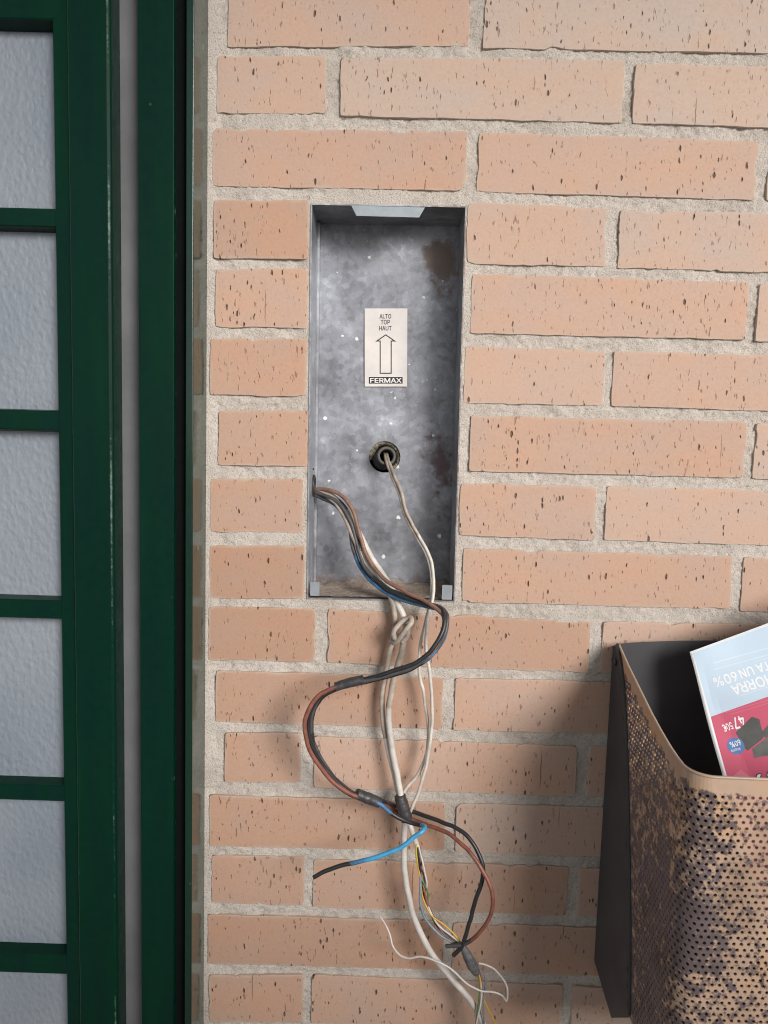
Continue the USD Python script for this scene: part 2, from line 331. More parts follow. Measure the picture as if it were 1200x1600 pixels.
# galvanised sheet: spangle, clouds, white specks of paint; "rust" lays brown staining and painted shade, "red" a maroon stain
def zinc(name, base, dirt_shade, specks=1.0):
    nodes = {
        "g": ("geometry", {}), "v": ("voronoi_texture", {"scale": 210.0}), "sp": ("separate_color", {}),
        "n": ("noise_texture", {"scale": 28.0, "detail": 6.0, "roughness": 0.65}), "sm": ("math", {"math_type": "multiply_add", "value2": 0.17}),
        "r": ("rgb_ramp", {"ramp": [(0.3, tuple(b * 0.5 for b in base)), (0.6, base), (0.74, tuple(b * 1.25 for b in base)), (0.9, tuple(min(1, b * 1.9) for b in base))]}),
        "wwn": ("noise_texture", {"scale": 420.0, "detail": 2.0}), "wwm": ("mix", {"mix_type": "linear_light", "fac": 0.0016}), "wm": ("mapping", {"rotation": (1.5708, 0.0, 0.0), "scale": (1.0, 0.8, 1.0)}), "w": ("voronoi_texture", {"scale": 70.0, "dimensions": "2D"}), "ws": ("separate_color", {}), "wz": ("map_range", {"from_min": 0.84, "from_max": 1.0, "to_min": 0.02, "to_max": 0.15, "clamp": True}), "wd": ("math", {"math_type": "subtract"}),
        "wk": ("map_range", {"from_min": 0.0, "from_max": 0.04, "to_min": 0.0, "to_max": 0.9 * specks, "clamp": True}),
        "dirt_shade": ("attribute", {"attribute": "rust_shade"}), "red": ("attribute", {"attribute": "red"}),
        "dn": ("noise_texture", {"scale": 90.0, "detail": 7.0, "roughness": 0.7}), "ds": ("math", {"math_type": "multiply_add", "value2": 2.0}), "dr": ("map_range", {"range_type": "smoothstep", "from_min": 1.32, "from_max": 1.85, "to_min": 0.0, "to_max": 0.92, "clamp": True}),
        "rs": ("math", {"math_type": "multiply_add", "value2": 2.0}), "rr": ("map_range", {"range_type": "smoothstep", "from_min": 1.38, "from_max": 2.0, "to_min": 0.0, "to_max": 0.75, "clamp": True}),
        "c1": ("mix", {"mix_type": "mix", "color2": dirt_shade}), "c2": ("mix", {"mix_type": "mix", "color2": (0.085, 0.03, 0.035)}), "c3": ("mix", {"mix_type": "mix", "color2": (0.75, 0.75, 0.73)}),
        "cover": ("math", {"math_type": "maximum"}), "cov2": ("math", {"math_type": "maximum"}), "met": ("map_range", {"from_min": 0.0, "from_max": 1.0, "to_min": 0.55, "to_max": 0.0}),
        "rough": ("map_range", {"from_min": 0.2, "from_max": 0.8, "to_min": 0.36, "to_max": 0.55}),
        "b": ("bump", {"strength": 0.5, "distance": 0.0004}), "p": ("principled_bsdf", {})}
    links = [("wwm.color", "v.vector"), ("v.color", "sp.color"), ("sp.r", "sm.value1"), ("g.position", "n.vector"), ("n.fac", "sm.value3"), ("sm.value", "r.fac"),
             ("g.position", "wwn.vector"), ("g.position", "wwm.color1"), ("wwn.color", "wwm.color2"), ("wwm.color", "wm.vector"), ("wm.vector", "w.vector"), ("w.color", "ws.color"), ("ws.g", "wz.value"), ("wz.result", "wd.value1"), ("w.distance", "wd.value2"), ("wd.value", "wk.value"),
             ("g.position", "dn.vector"), ("dn.fac", "ds.value1"), ("dirt_shade.fac", "ds.value3"), ("ds.value", "dr.value"), ("dn.fac", "rs.value1"), ("red.fac", "rs.value3"), ("rs.value", "rr.value"),
             ("r.color", "c1.color1"), ("dr.result", "c1.fac"), ("c1.color", "c2.color1"), ("rr.result", "c2.fac"), ("c2.color", "c3.color1"), ("wk.result", "c3.fac"), ("c3.color", "p.base_color"),
             ("dr.result", "cover.value1"), ("wk.result", "cover.value2"), ("cover.value", "cov2.value1"), ("rr.result", "cov2.value2"), ("cov2.value", "met.value"), ("met.result", "p.metallic"), ("n.fac", "rough.value"), ("rough.result", "p.roughness"),
             ("dn.fac", "b.height"), ("b.normal", "p.normal")]
    return material(name, nodes, links)


M["zinc"] = zinc("galvanised_steel", (0.25, 0.258, 0.288), (0.15, 0.10, 0.075))
M["zinc_side"] = zinc("galvanised_side", (0.30, 0.31, 0.335), (0.15, 0.10, 0.075), 0.0)
M["grey_plate"] = plain("grey_plate", (0.30, 0.33, 0.36), 0.45, 0.3, grime=0.2)
M["dust"] = plain("dust", (0.38, 0.30, 0.245), 0.95, grime=0.4, scale=140.0, bump=0.001)
M["paper"] = plain("paper", (0.64, 0.60, 0.58), 0.6, grime=0.13, scale=40.0)
M["ink"] = plain("black_ink", (0.014, 0.013, 0.013), 0.5)
M["white_ink"] = plain("white_ink", (0.72, 0.70, 0.68), 0.5, grime=0.05)
M["foam"] = plain("foam", (0.36, 0.31, 0.22), 0.95, grime=0.75, scale=260.0, bump=0.0012, bump_scale=700)
M["conduit"] = plain("conduit", (0.028, 0.026, 0.026), 0.5, grime=0.3, scale=200)
M["conduit_lip"] = plain("conduit_lip", (0.10, 0.09, 0.08), 0.7, grime=0.4, scale=300)
M["dark_hole"] = plain("dark_cavity", (0.02, 0.017, 0.015), 0.9)
M["wire_brown"] = plain("wire_brown", (0.255, 0.092, 0.062), 0.45, grime=0.45, scale=120)
M["wire_brown_dusty"] = plain("wire_brown_dusty", (0.27, 0.15, 0.11), 0.6, grime=0.5, scale=120)
M["wire_black"] = plain("wire_black", (0.024, 0.024, 0.027), 0.4, grime=0.3, scale=120)
M["wire_grey"] = plain("wire_grey", (0.075, 0.072, 0.075), 0.5, grime=0.4, scale=120)
M["wire_blue"] = plain("wire_blue", (0.06, 0.34, 0.62), 0.38, grime=0.25, scale=120)
M["wire_blue_old"] = plain("wire_blue_old", (0.06, 0.17, 0.33), 0.5, grime=0.5, scale=140)
M["wire_white"] = plain("wire_white", (0.66, 0.61, 0.55), 0.42, grime=0.35, scale=70)
M["wire_white_old"] = plain("wire_white_old", (0.44, 0.37, 0.31), 0.6, grime=0.45, scale=90)
M["sheath"] = plain("sheath", (0.62, 0.58, 0.54), 0.4, grime=0.3, scale=60)
M["thin_yellow"] = plain("thin_yellow", (0.62, 0.40, 0.05), 0.4)
M["thin_green"] = plain("thin_green", (0.10, 0.22, 0.06), 0.4)
M["thin_red"] = plain("thin_red", (0.30, 0.10, 0.10), 0.4)
M["thin_violet"] = plain("thin_violet", (0.17, 0.075, 0.10), 0.4)
M["thin_white"] = plain("thin_white", (0.62, 0.58, 0.56), 0.4, grime=0.2)
M["thin_grey_blue"] = plain("thin_grey_blue", (0.20, 0.26, 0.31), 0.4, grime=0.2)
M["tape"] = plain("tape", (0.055, 0.053, 0.056), 0.42, grime=0.5, scale=160, bump=0.0006, bump_scale=260)
M["tape_grey"] = plain("tape_grey", (0.13, 0.127, 0.132), 0.55, grime=0.5, scale=200, bump=0.0008, bump_scale=300)
M["dark_plate"] = plain("dark_plate", (0.042, 0.042, 0.047), 0.5, grime=0.3, scale=25)
# perforated sheet: tan enamel with flakes of violet-grey paint left on it; they also carry painted side shade
M["tan_sheet"] = material("flaking_tan_paint", {
    "g": ("geometry", {}), "flake_shade": ("attribute", {"attribute": "flake_shade"}), "n": ("noise_texture", {"scale": 125.0, "detail": 6.0, "roughness": 0.72, "distortion": 0.3}), "s": ("math", {"math_type": "add"}),
    "k": ("map_range", {"range_type": "smoothstep", "from_min": 0.96, "from_max": 1.06, "to_min": 0.0, "to_max": 1.0, "clamp": True}),
    "n2": ("noise_texture", {"scale": 18.0, "detail": 4.0}), "r": ("rgb_ramp", {"ramp": [(0.25, (0.27, 0.175, 0.12)), (0.5, (0.41, 0.285, 0.21)), (0.62, (0.45, 0.28, 0.17)), (0.8, (0.48, 0.355, 0.28))]}),
    "n3": ("noise_texture", {"scale": 50.0, "detail": 3.0}), "r3": ("rgb_ramp", {"ramp": [(0.3, (0.075, 0.056, 0.056)), (0.6, (0.125, 0.095, 0.096)), (0.75, (0.085, 0.06, 0.10))]}),
    "c": ("mix", {"mix_type": "mix"}), "b": ("bump", {"strength": 0.8, "distance": 0.0004}), "p": ("principled_bsdf", {"roughness": 0.5, "specular_ior_level": 0.4})},
    [("g.position", "n.vector"), ("n.fac", "s.value1"), ("flake_shade.fac", "s.value2"), ("s.value", "k.value"), ("g.position", "n2.vector"), ("n2.fac", "r.fac"), ("g.position", "n3.vector"), ("n3.fac", "r3.fac"),
     ("r.color", "c.color1"), ("r3.color", "c.color2"), ("k.result", "c.fac"), ("c.color", "p.base_color"), ("k.result", "b.height"), ("b.normal", "p.normal")])
M["tan_rim"] = plain("tan_rim", (0.42, 0.315, 0.235), 0.4, grime=0.22, scale=30)
M["print_blue"] = plain("print_blue", (0.52, 0.64, 0.76), 0.3, grime=0.05, scale=20)
M["print_pale"] = plain("print_pale", (0.62, 0.70, 0.78), 0.3, grime=0.05, scale=20)
M["print_red"] = plain("print_red", (0.56, 0.10, 0.17), 0.3, grime=0.08, scale=20)
M["print_pink"] = plain("print_pink", (0.62, 0.17, 0.24), 0.3, grime=0.05, scale=20)
M["print_sofa"] = plain("print_sofa", (0.11, 0.11, 0.104), 0.35, grime=0.3, scale=60)
M["print_sofa_light"] = plain("print_sofa_light", (0.15, 0.15, 0.142), 0.35, grime=0.3, scale=60)
M["print_badge"] = plain("print_badge", (0.10, 0.20, 0.42), 0.3, grime=0.05)
M["print_white"] = plain("print_white", (0.80, 0.82, 0.84), 0.3, grime=0.03)
M["print_dark"] = plain("print_dark", (0.06, 0.06, 0.10), 0.3)
M["concrete"] = plain("concrete", (0.30, 0.29, 0.275), 0.9, grime=0.25, scale=5, bump=0.001, bump_scale=200)
M["plaster"] = plain("plaster", (0.55, 0.53, 0.50), 0.9, grime=0.12, scale=3)

# ---------------------------------------------------------------- the setting: pavement, porch ceiling
def slab(x0, x1, y0, y1, z0, z1):
    b = trimesh.creation.box([x1 - x0, y1 - y0, z1 - z0]); b.apply_translation([(x0 + x1) / 2, (y0 + y1) / 2, (z0 + z1) / 2]); return b


tag(part("ground", slab(-60, 60, -60, 60, -0.3, 0.0), M["concrete"]), kind="structure")
tag(part("porch_ceiling", slab(-1.6, 1.25, -1.35, 0.4, 2.5, 2.7), M["plaster"]), kind="structure")

# added unseen block at the right, there to shade the lower brick wall
tag(part("added_shade_wall", slab(0.25, 2.6, -1.75, -1.25, 0.0, 1.34), M["plaster"]), kind="structure")

# ---------------------------------------------------------------- the brick wall
WALL_L, WALL_R = -0.166, 1.25
P_, H_, Z0 = 0.05990822, 0.04794676, 0.38284786 + EYE
# each brick of the photograph: x left, z top and bottom left / x right, top, bottom right (pixels of the photograph, all on the wall's face)
BR = [
 (0, 357, -20, 72, 733, -18, 71), (0, 757, -14, 75, 1200 + 6, -8, 83),
 (1, 340, 89, 176, 508, 88, 177), (1, 533, 91, 181, 973, 95, 191), (1, 991, 100, 193, None, None, None),
 (2, 333, 202, 290, 728, 206, 297), (2, 747, 207, 298, 1182, 222, 312), (2, 1202, 222, 312, None, None, None),
 (3, 335, 313, 403, 481, 314, 404), (3, 730, 316, 412, 946, 327, 416), (3, 968, 330, 418, None, None, None),
 (4, 338, 422, 510, 480, 421, 512), (4, 737, 428, 520, 1166, 442, 530), (4, 1184, 443, 531, None, None, None),
 (5, 330, 530, 616, 478, 531, 619), (5, 726, 542, 629, 943, 548, 633), (5, 958, 550, 633, None, None, None),
 (6, 342, 642, 726, 480, 643, 727), (6, 735, 650, 735, 1163, 660, 746), (6, 1180, 662, 746, None, None, None),
 (7, 330, 749, 830, 472, 750, 832), (7, 719, 756, 836, 929, 761, 843), (7, 947, 760, 842, None, None, None),
 (8, 328, 853, 934, 474, 853, 934), (8, 724, 858, 939, 1142, 870, 951), (8, 1160, 872, 955, None, None, None),
 (9, 327, 949, 1030, 491, 952, 1033), (9, 513, 952, 1035, 920, 972, 1050), (9, 941, 976, 1053, None, None, None),
 (10, 338, 1048, 1126, 691, 1060, 1138), (10, 711, 1060, 1140, None, None, None),
 (11, 352, 1145, 1221, 469, 1146, 1221), (11, 492, 1152, 1229, 899, 1166, 1243), (11, 920, 1167, 1245, None, None, None),
 (12, 328, 1243, 1321, 694, 1255, 1328), (12, 713, 1256, 1329, None, None, None),
 (13, 332, 1337, 1409, 474, 1339, 1414), (13, 490, 1343, 1417, 885, 1355, 1430), (13, 905, 1358, 1432, None, None, None),
 (14, 326, 1429, 1504, 692, 1440, 1514), (14, 708, 1443, 1516, None, None, None),
 (15, 328, 1524, 1596, 472, 1524, 1597), (15, 488, 1524, 1598, 877, 1540, 1611), (15, 894, 1542, 1613, None, None, None)]


def brick(quad, seed, face=0.0, back=0.02, tone=0.5, chip=1.0):
    """A brick whose front face has the corners quad (x, z: top left, top right, bottom right, bottom left); returns mesh and its edge and tone attributes."""
    q = np.asarray(quad, float); rng = np.random.default_rng(seed)
    W = np.linalg.norm(q[1] - q[0]); H = np.linalg.norm(q[3] - q[0])
    nu, nv = max(6, int(W / 0.004)), max(4, int(H / 0.004))
    u = np.r_[np.linspace(0, 1, nu, endpoint=False), np.ones(nv), np.linspace(1, 0, nu, endpoint=False), np.zeros(nv)]
    v = np.r_[np.zeros(nu), np.linspace(0, 1, nv, endpoint=False), np.ones(nu), np.linspace(1, 0, nv, endpoint=False)]
    n = len(u)
    arc = np.stack([u * W * 60 + seed * 7.3, v * H * 60, np.full(n, seed * 1.7)], 1)
    wob = (meshkit.fbm(arc, 3, 3) - 0.5) * 0.0022
    ch = np.clip(meshkit.noise(arc * 1.9, 11) - 0.78, 0, 1) * 0.012 * chip
    corner = np.minimum.reduce([np.hypot(np.minimum(u, 1 - u) * W, np.minimum(v, 1 - v) * H)])
    rnd = np.clip(0.0016 - corner, 0, 1) * 0.3

    def ring(d, y, rough):
        dd = d - 0.0006 + (wob + ch + rnd) * rough
        uu = np.clip(u, 0, 1) * (1 - 2 * dd / W) + dd / W; vv = v * (1 - 2 * dd / H) + dd / H
        x = ((1 - vv)[:, None] * ((1 - uu)[:, None] * q[0] + uu[:, None] * q[1]) + vv[:, None] * ((1 - uu)[:, None] * q[3] + uu[:, None] * q[2]))
        return np.stack([x[:, 0], np.full(n, y) + 0, x[:, 1]], 1)
    tilt = rng.normal(0, 0.0005, 2)
    V = [ring(0.0002, back, 0.6), ring(0.0, face + 0.0006, 1), ring(0.00015, face + 0.0001, 1), ring(0.0004, face, 1), ring(0.0042, face - 0.0001, 0.4), ring(0.008, face - 0.0001, 0.0)]
    e = [1, 1, 1, 0.8, 0.3, 0]
    k = np.arange(n); k2 = (k + 1) % n; F = []
    for i in range(len(V) - 1):
        F += [np.stack([i * n + k, i * n + k2, (i + 1) * n + k2], 1), np.stack([i * n + k, (i + 1) * n + k2, (i + 1) * n + k], 1)]
    V = np.vstack(V); c = V[-n:].mean(0)
    V = np.vstack([V, c]); F.append(np.stack([(5) * n + k, 5 * n + k2, np.full(n, 6 * n)], 1))
    front = V[:, 1] < face + 0.005
    V[front, 1] += (V[front, 0] - c[0]) * tilt[0] * 8 * 0.5 + (V[front, 2] - c[2]) * tilt[1] * 8
    E_ = np.r_[np.repeat(e, n), 0]
    return (V, np.vstack(F)[:, ::-1]), {"edge": E_, "tone": np.full(len(V), tone)}


wall = thing("brick_wall", "pale salmon brick wall with sandy mortar joints", "brick wall", (0.4, 0.0, 0.0))
quads, spans = [], {}
for i, (row, xl, tl, bl, xr, tr, br) in enumerate(BR):
    a, d = at(xl, tl), at(xl, bl)
    zt, zb = Z0 - row * P_, Z0 - row * P_ - H_
    xlw = (a[0] + d[0]) / 2
    if xr is None:
        b, c = (xlw + 0.2395, zt), (xlw + 0.2395, zb)
        tzt, tzb = (a[2] * 0.6 + zt * 0.4), (d[2] * 0.6 + zb * 0.4)
        quad = [(xlw, tzt), b, c, (xlw, tzb)]
    else:
        b, c = at(xr, tr), at(xr, br); xrw = (b[0] + c[0]) / 2
        quad = [(xlw, a[2]), (xrw, b[2]), (xrw, c[2]), (xlw, d[2])]
    spans[row] = (xlw, quad[1][0]) if row not in spans else (spans[row][0], quad[1][0])
    # part clay, part painted light: paler towards the top right, redder at the left
    px, py = (xl + (xr or 1200)) / 2, (tl + bl) / 2
    rng = random.Random(i * 7 + 1)
    tone = 0.33 + 0.0005 * (px - 500) + 0.0003 * (600 - py) + rng.uniform(-0.14, 0.17) + (0.16 if row >= 11 else 0.0)  # low rows made paler to carry their cool fill light
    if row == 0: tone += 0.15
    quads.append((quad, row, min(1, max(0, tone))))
# the same bond goes on beyond the photograph's edges
for row in range(-3, 19):
    rng = random.Random(row + 500)
    zt, zb = Z0 - row * P_, Z0 - row * P_ - H_
    if row in spans:
        x = spans[row][1] + 0.0115
    else:
        x = WALL_L + 0.008; first = (0.115 + rng.uniform(-0.01, 0.01)) if row % 2 else 0.2
        quads.append(([(x, zt), (x + first, zt), (x + first, zb), (x, zb)], row, 0.4)); x += first + 0.0115
    while x < 0.62:
        quads.append(([(x, zt), (x + 0.2395, zt), (x + 0.2395, zb), (x, zb)], row, 0.4 + rng.uniform(-0.12, 0.15))); x += 0.251
for i, (quad, row, tone) in enumerate(quads):
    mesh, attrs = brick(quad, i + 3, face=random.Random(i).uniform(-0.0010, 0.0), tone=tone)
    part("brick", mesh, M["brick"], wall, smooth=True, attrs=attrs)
# bricks farther along and up the wall, out of the photograph
far_m = []
for row in range(-19, 24):
    zt, zb = Z0 - row * P_, Z0 - row * P_ - H_
    if zb < 0: continue
    x = 0.66 + (row % 2) * 0.12 if -3 <= row < 19 else WALL_L + 0.008 - (row % 2) * 0.06
    while x < WALL_R:
        x1 = min(x + 0.2395, WALL_R)
        if x1 - max(x, WALL_L + 0.004) > 0.02:
            far_m.append(slab(max(x, WALL_L + 0.004), x1, 0, 0.02, zb, zt))
        x += 0.251
fm = joined(far_m)
part("outer_bricks", fm, M["brick"], wall, kind="stuff", attrs={"edge": np.zeros(len(fm[0])), "tone": np.full(len(fm[0]), 0.45)})

# mortar: a rough sheet a little behind the bricks' faces, cut out round the steel box
BOX_C = np.array([-0.00735, 0.0, 0.0285 + EYE]); BOX_W, BOX_H, BOX_D = 0.1325, 0.3462, 0.056
BOX_A = math.radians(-0.45)
ca, sa = math.cos(BOX_A), math.sin(BOX_A)
def from_box(x, y, z):
    """Box coordinates (x across, y inwards, z up from the centre of its mouth) to the world."""
    x, y, z = np.broadcast_arrays(*(np.asarray(q, float) for q in (x, y, z)))
    return np.stack([BOX_C[0] + ca * x + sa * z, y, BOX_C[2] - sa * x + ca * z], -1)


def mortar_sheet():
    hw, hh = BOX_W / 2 + 0.0012, BOX_H / 2 + 0.0012
    s = 0.0016
    xs = np.unique(np.r_[np.linspace(-0.165, -hw, int((0.165 - hw) / s)), np.linspace(-hw, hw, int(2 * hw / s)), np.linspace(hw, 0.37, int((0.37 - hw) / s))])
    zs = np.unique(np.r_[np.linspace(-0.64, -hh, int((0.64 - hh) / s)), np.linspace(-hh, hh, int(2 * hh / s)), np.linspace(hh, 0.40, int((0.40 - hh) / s))])
    X, Z = np.meshgrid(xs, zs, indexing="ij")
    W = from_box(X, 0 * X, Z)
    covered = np.zeros(X.shape, bool)
    for quad, row, _ in quads:
        q = np.asarray(quad); g = 0.004
        covered |= (W[..., 0] > q[:, 0].min() + g) & (W[..., 0] < q[:, 0].max() - g) & (W[..., 2] > q[2:, 1].max() + g) & (W[..., 2] < q[:2, 1].min() - g)
    inside = (X[:-1, :-1] > -hw - 1e-6) & (X[1:, 1:] < hw + 1e-6) & (Z[:-1, :-1] > -hh - 1e-6) & (Z[1:, 1:] < hh + 1e-6)
    hidden = covered[:-1, :-1] & covered[1:, :-1] & covered[:-1, 1:] & covered[1:, 1:]
    keep = ~(inside | hidden)
    P = W.reshape(-1, 3)
    big = meshkit.fbm(P * [45, 1, 45] + 5, 3, 2) - 0.5
    fine = meshkit.fbm(P * [330, 1, 330], 2, 7) - 0.5
    pits = np.clip(meshkit.noise(P * [260, 1, 260] + 40, 9) - 0.83, 0, 1) * 0.012
    y = 0.0014 - big * 0.0046 - fine * 0.0026 + pits
    near = np.minimum.reduce([np.abs(np.abs(X) - hw) + 10 * (np.abs(Z) > hh + 0.002), np.abs(np.abs(Z) - hh) + 10 * (np.abs(X) > hw + 0.002)]).ravel()
    y = np.where(near < 0.012, y - 0.0018 * (1 - near / 0.012), y)
    # thicker against the door frame
    y -= np.clip(1 - (P[:, 0] + 0.166) / 0.010, 0, 1) * 0.0025
    P[:, 1] = np.maximum(y, 0.0003)
    i = np.arange(P.shape[0]).reshape(X.shape)
    a, b, c, d = (q[keep] for q in (i[:-1, :-1], i[1:, :-1], i[1:, 1:], i[:-1, 1:]))
    F = np.vstack([np.stack([a, b, c], 1), np.stack([a, c, d], 1)])
    used, inv = np.unique(F, return_inverse=True)
    return P[used], inv.reshape(F.shape)


part("mortar", mortar_sheet(), M["mortar"], wall, smooth=True)
# behind and beyond it the wall's body
body = joined([slab(WALL_L, -0.085, 0.009, 0.24, 0, 2.5), slab(0.070, WALL_R, 0.009, 0.24, 0, 2.5), slab(-0.085, 0.070, 0.009, 0.24, 0, BOX_C[2] - 0.182), slab(-0.085, 0.070, 0.009, 0.24, BOX_C[2] + 0.182, 2.5), slab(-0.085, 0.070, 0.11, 0.24, BOX_C[2] - 0.182, BOX_C[2] + 0.182)])
part("wall_core", body, M["mortar"], wall)

# ---------------------------------------------------------------- door frame and door
def worn(mesh, fn):
    v, f = verts_faces(mesh)
    return fn(v)


def finely(mesh, length=0.02):
    v, f = verts_faces(mesh)
    v, f = trimesh.remesh.subdivide_to_size(v, f, length, max_iter=9)
    return trimesh.Trimesh(v, f, process=True, merge_norm=True)


ZT, ZB = 2.35, 0.02
frame = thing("door_frame", "dark green door frame with a black groove beside the brick wall", "door frame", (-0.19, 0.0, 0.0))
FY = -0.0435
jamb = prism(chamfered(-0.2115, FY, -0.1825, 0.05, 0.0008), ZB, ZT)
part("jamb", jamb, M["green_paint"], frame, smooth=40, attrs=None)
part("groove_fill", prism([(-0.1825, -0.036), (-0.1725, -0.036), (-0.1725, 0.04), (-0.1825, 0.04)], ZB, ZT), M["groove_black"], frame)  # near-black strip filling the groove
part("outer_lip", prism(chamfered(-0.1725, FY - 0.0005, -0.1662, 0.05, 0.0009, 3), ZB, ZT), M["green_gloss"], frame, smooth=40)
part("back_strip", prism([(-0.236, -0.0265), (-0.2115, -0.0265), (-0.2115, 0.05), (-0.236, 0.05)], ZB, ZT), M["grey_strip"], frame, label="bare grey strip seen in the gap beside the door")
part("head", slab(-1.06, -0.1662, -0.0430, 0.05, ZT, ZT + 0.06), M["green_paint"], frame)

door = thing("green_door", "dark green glazed door with pale pebbled panes between glazing bars", "door", (-0.6, 0.0, 0.0))
DX0 = -0.985
# the hinge-side stile: flat face, sloped right edge, rolled arris
stile = finely(prism(Polygon([(-0.2662, -0.0455), (-0.2650, -0.0475), (-0.2345, -0.0485), (-0.2322, -0.0478), (-0.2313, -0.0462), (-0.2318, -0.0230), (-0.2662, -0.0230)]), ZB + 0.01, ZT - 0.004), 0.006 * 4)
sv = np.array(stile.vertices)
wr = 1.15 * np.exp(-((sv[:, 0] + 0.2658) / 0.0009) ** 2) * (sv[:, 1] < -0.043) + np.exp(-((sv[:, 0] + 0.2335) / 0.0016) ** 2) * (sv[:, 1] < -0.044) * (0.35 + 0.5 * (meshkit.noise(np.stack([sv[:, 2] * 14, 0 * sv[:, 2], 0 * sv[:, 2]], 1), 5)))
part("stile", stile, M["green_paint"], door, attrs={"wear": wr})
part("stile", prism(chamfered(DX0, -0.0480, DX0 + 0.09, -0.023, 0.0012), ZB + 0.01, ZT - 0.004), M["green_paint"], door)
zt_rail = at(60, 33, -0.040)[2]
# glazing bars at the heights of the photograph; the same spacing continues up and down the door
bars = [(at(50, 325, -0.041)[2], at(50, 354, -0.041)[2]), (at(50, 641, -0.041)[2], at(50, 672, -0.041)[2]), (at(50, 937, -0.041)[2], at(50, 966, -0.041)[2]),
        (at(50, 1226, -0.041)[2], at(50, 1251, -0.041)[2]), (at(50, 1491, -0.041)[2], at(50, 1521, -0.041)[2])]
lowest = bars[-1][1]
bars += [(lowest - 0.155 - 0.175 * k, lowest - 0.173 - 0.175 * k) for k in range(3)]
GX0, GX1 = DX0 + 0.09, -0.2662
GL = -0.0275
top_rail_z = zt_rail
part("top_rail", prism(Polygon([(-0.0415, top_rail_z), (-0.0425, top_rail_z + 0.0012), (-0.0425, ZT - 0.004), (-0.023, ZT - 0.004), (-0.023, top_rail_z - 0.002), (-0.030, top_rail_z - 0.002)]), GX0, GX1, "x"), M["green_paint"], door)
bottom_z = bars[-1][1] - 0.155
part("bottom_rail", prism(Polygon([(-0.0425, ZB + 0.01), (-0.0425, bottom_z), (-0.023, bottom_z), (-0.023, ZB + 0.01)]), GX0, GX1, "x"), M["green_paint"], door)
for a, b in bars:
    c = 0.0009
    part("glazing_bar", prism(Polygon([(-0.0412 + c, a), (-0.0412, a - c), (-0.0412, b + c), (-0.0412 + c, b), (-0.023, b - 0.0015), (-0.023, a + 0.0015)]), GX0, GX1 - 0.0115, "x"), M["green_paint"], door)
# the bead runs from the stile down to the glass
bead = finely(prism(Polygon([(-0.2800, -0.0410), (-0.2792, -0.0420), (-0.2680, -0.0432), (-0.26615, -0.0432), (-0.26615, -0.0230), (-0.2835, -0.0230), (-0.2826, -0.0275)]), ZB + 0.02, ZT - 0.01), 0.03)
bv = np.array(bead.vertices)
part("bead", bead, M["green_paint"], door, attrs={"wear": 0.38 * np.exp(-((bv[:, 0] + 0.2675) / 0.0012) ** 2) * (bv[:, 1] < -0.04)})
edges = [top_rail_z] + [z for ab in bars for z in ab] + [bottom_z]
for k in range(0, len(edges), 2):
    zt, zb = edges[k], edges[k + 1]
    part("pane", slab(GX0 - 0.002, -0.2815, GL, GL + 0.004, zb - 0.0015, zt + 0.0015), M["glass"], door)
# the wall goes on at the other side of the door
tag(part("side_wall", slab(-1.6, -1.06, 0.0, 0.24, 0, 2.5), M["plaster"]), kind="structure")

# ---------------------------------------------------------------- the steel box
box = thing("wall_box", "empty galvanised steel intercom box recessed in the brick wall", "electrical box", BOX_C)


def bslab(x0, x1, y0, y1, z0, z1, cuts=None, n=1):
    b = slab(x0, x1, y0, y1, z0, z1); v = np.array(b.vertices)
    return from_box(v[:, 0], v[:, 1], v[:, 2]), np.array(b.faces)


def stain_shade(v):
    """Rust and red stain weights, with painted shade at the right, at world points on the box's sheet."""
    def blob(px, py, rx, rz, y=BOX_D):
        c = at(px, py, y); return np.exp(-(((v[:, 0] - c[0]) / rx) ** 2 + ((v[:, 2] - c[2]) / rz) ** 2))
    rust_shade = np.clip(0.9 * blob(680, 400, 0.012, 0.012) + 0.5 * blob(692, 410, 0.02, 0.03) + 0.4 * blob(700, 470, 0.014, 0.05) + 0.30 * blob(690, 860, 0.02, 0.05), 0, 1)
    loc = v[:, 2] - BOX_C[2]
    rust_shade = np.maximum(rust_shade, np.clip((-loc - 0.155) / 0.015, 0, 0.55))
    rust_shade = np.maximum(rust_shade, 0.34 * np.clip((v[:, 0] - 0.022) / 0.02, 0, 1))  # strip down the right: staining plus painted shade
    rust_shade = np.maximum(rust_shade, 0.62 * (v[:, 1] < 0.004) * (v[:, 0] > 0.02))
    red = 0.95 * blob(690, 720, 0.014, 0.028) + 0.4 * blob(660, 690, 0.01, 0.03) + 0.35 * blob(585, 800, 0.006, 0.03) + 0.35 * blob(690, 800, 0.012, 0.05)
    return {"rust_shade": rust_shade, "red": red}


T_ = 0.0012; hw, hh = BOX_W / 2, BOX_H / 2
cc = at(601, 714, BOX_D) - BOX_C
hole_c = np.array([ca * cc[0] - sa * cc[2], sa * cc[0] + ca * cc[2]])
back_poly = sbox(-hw, -hh, hw, hh).difference(Point(*hole_c).buffer(0.0152, quad_segs=10))
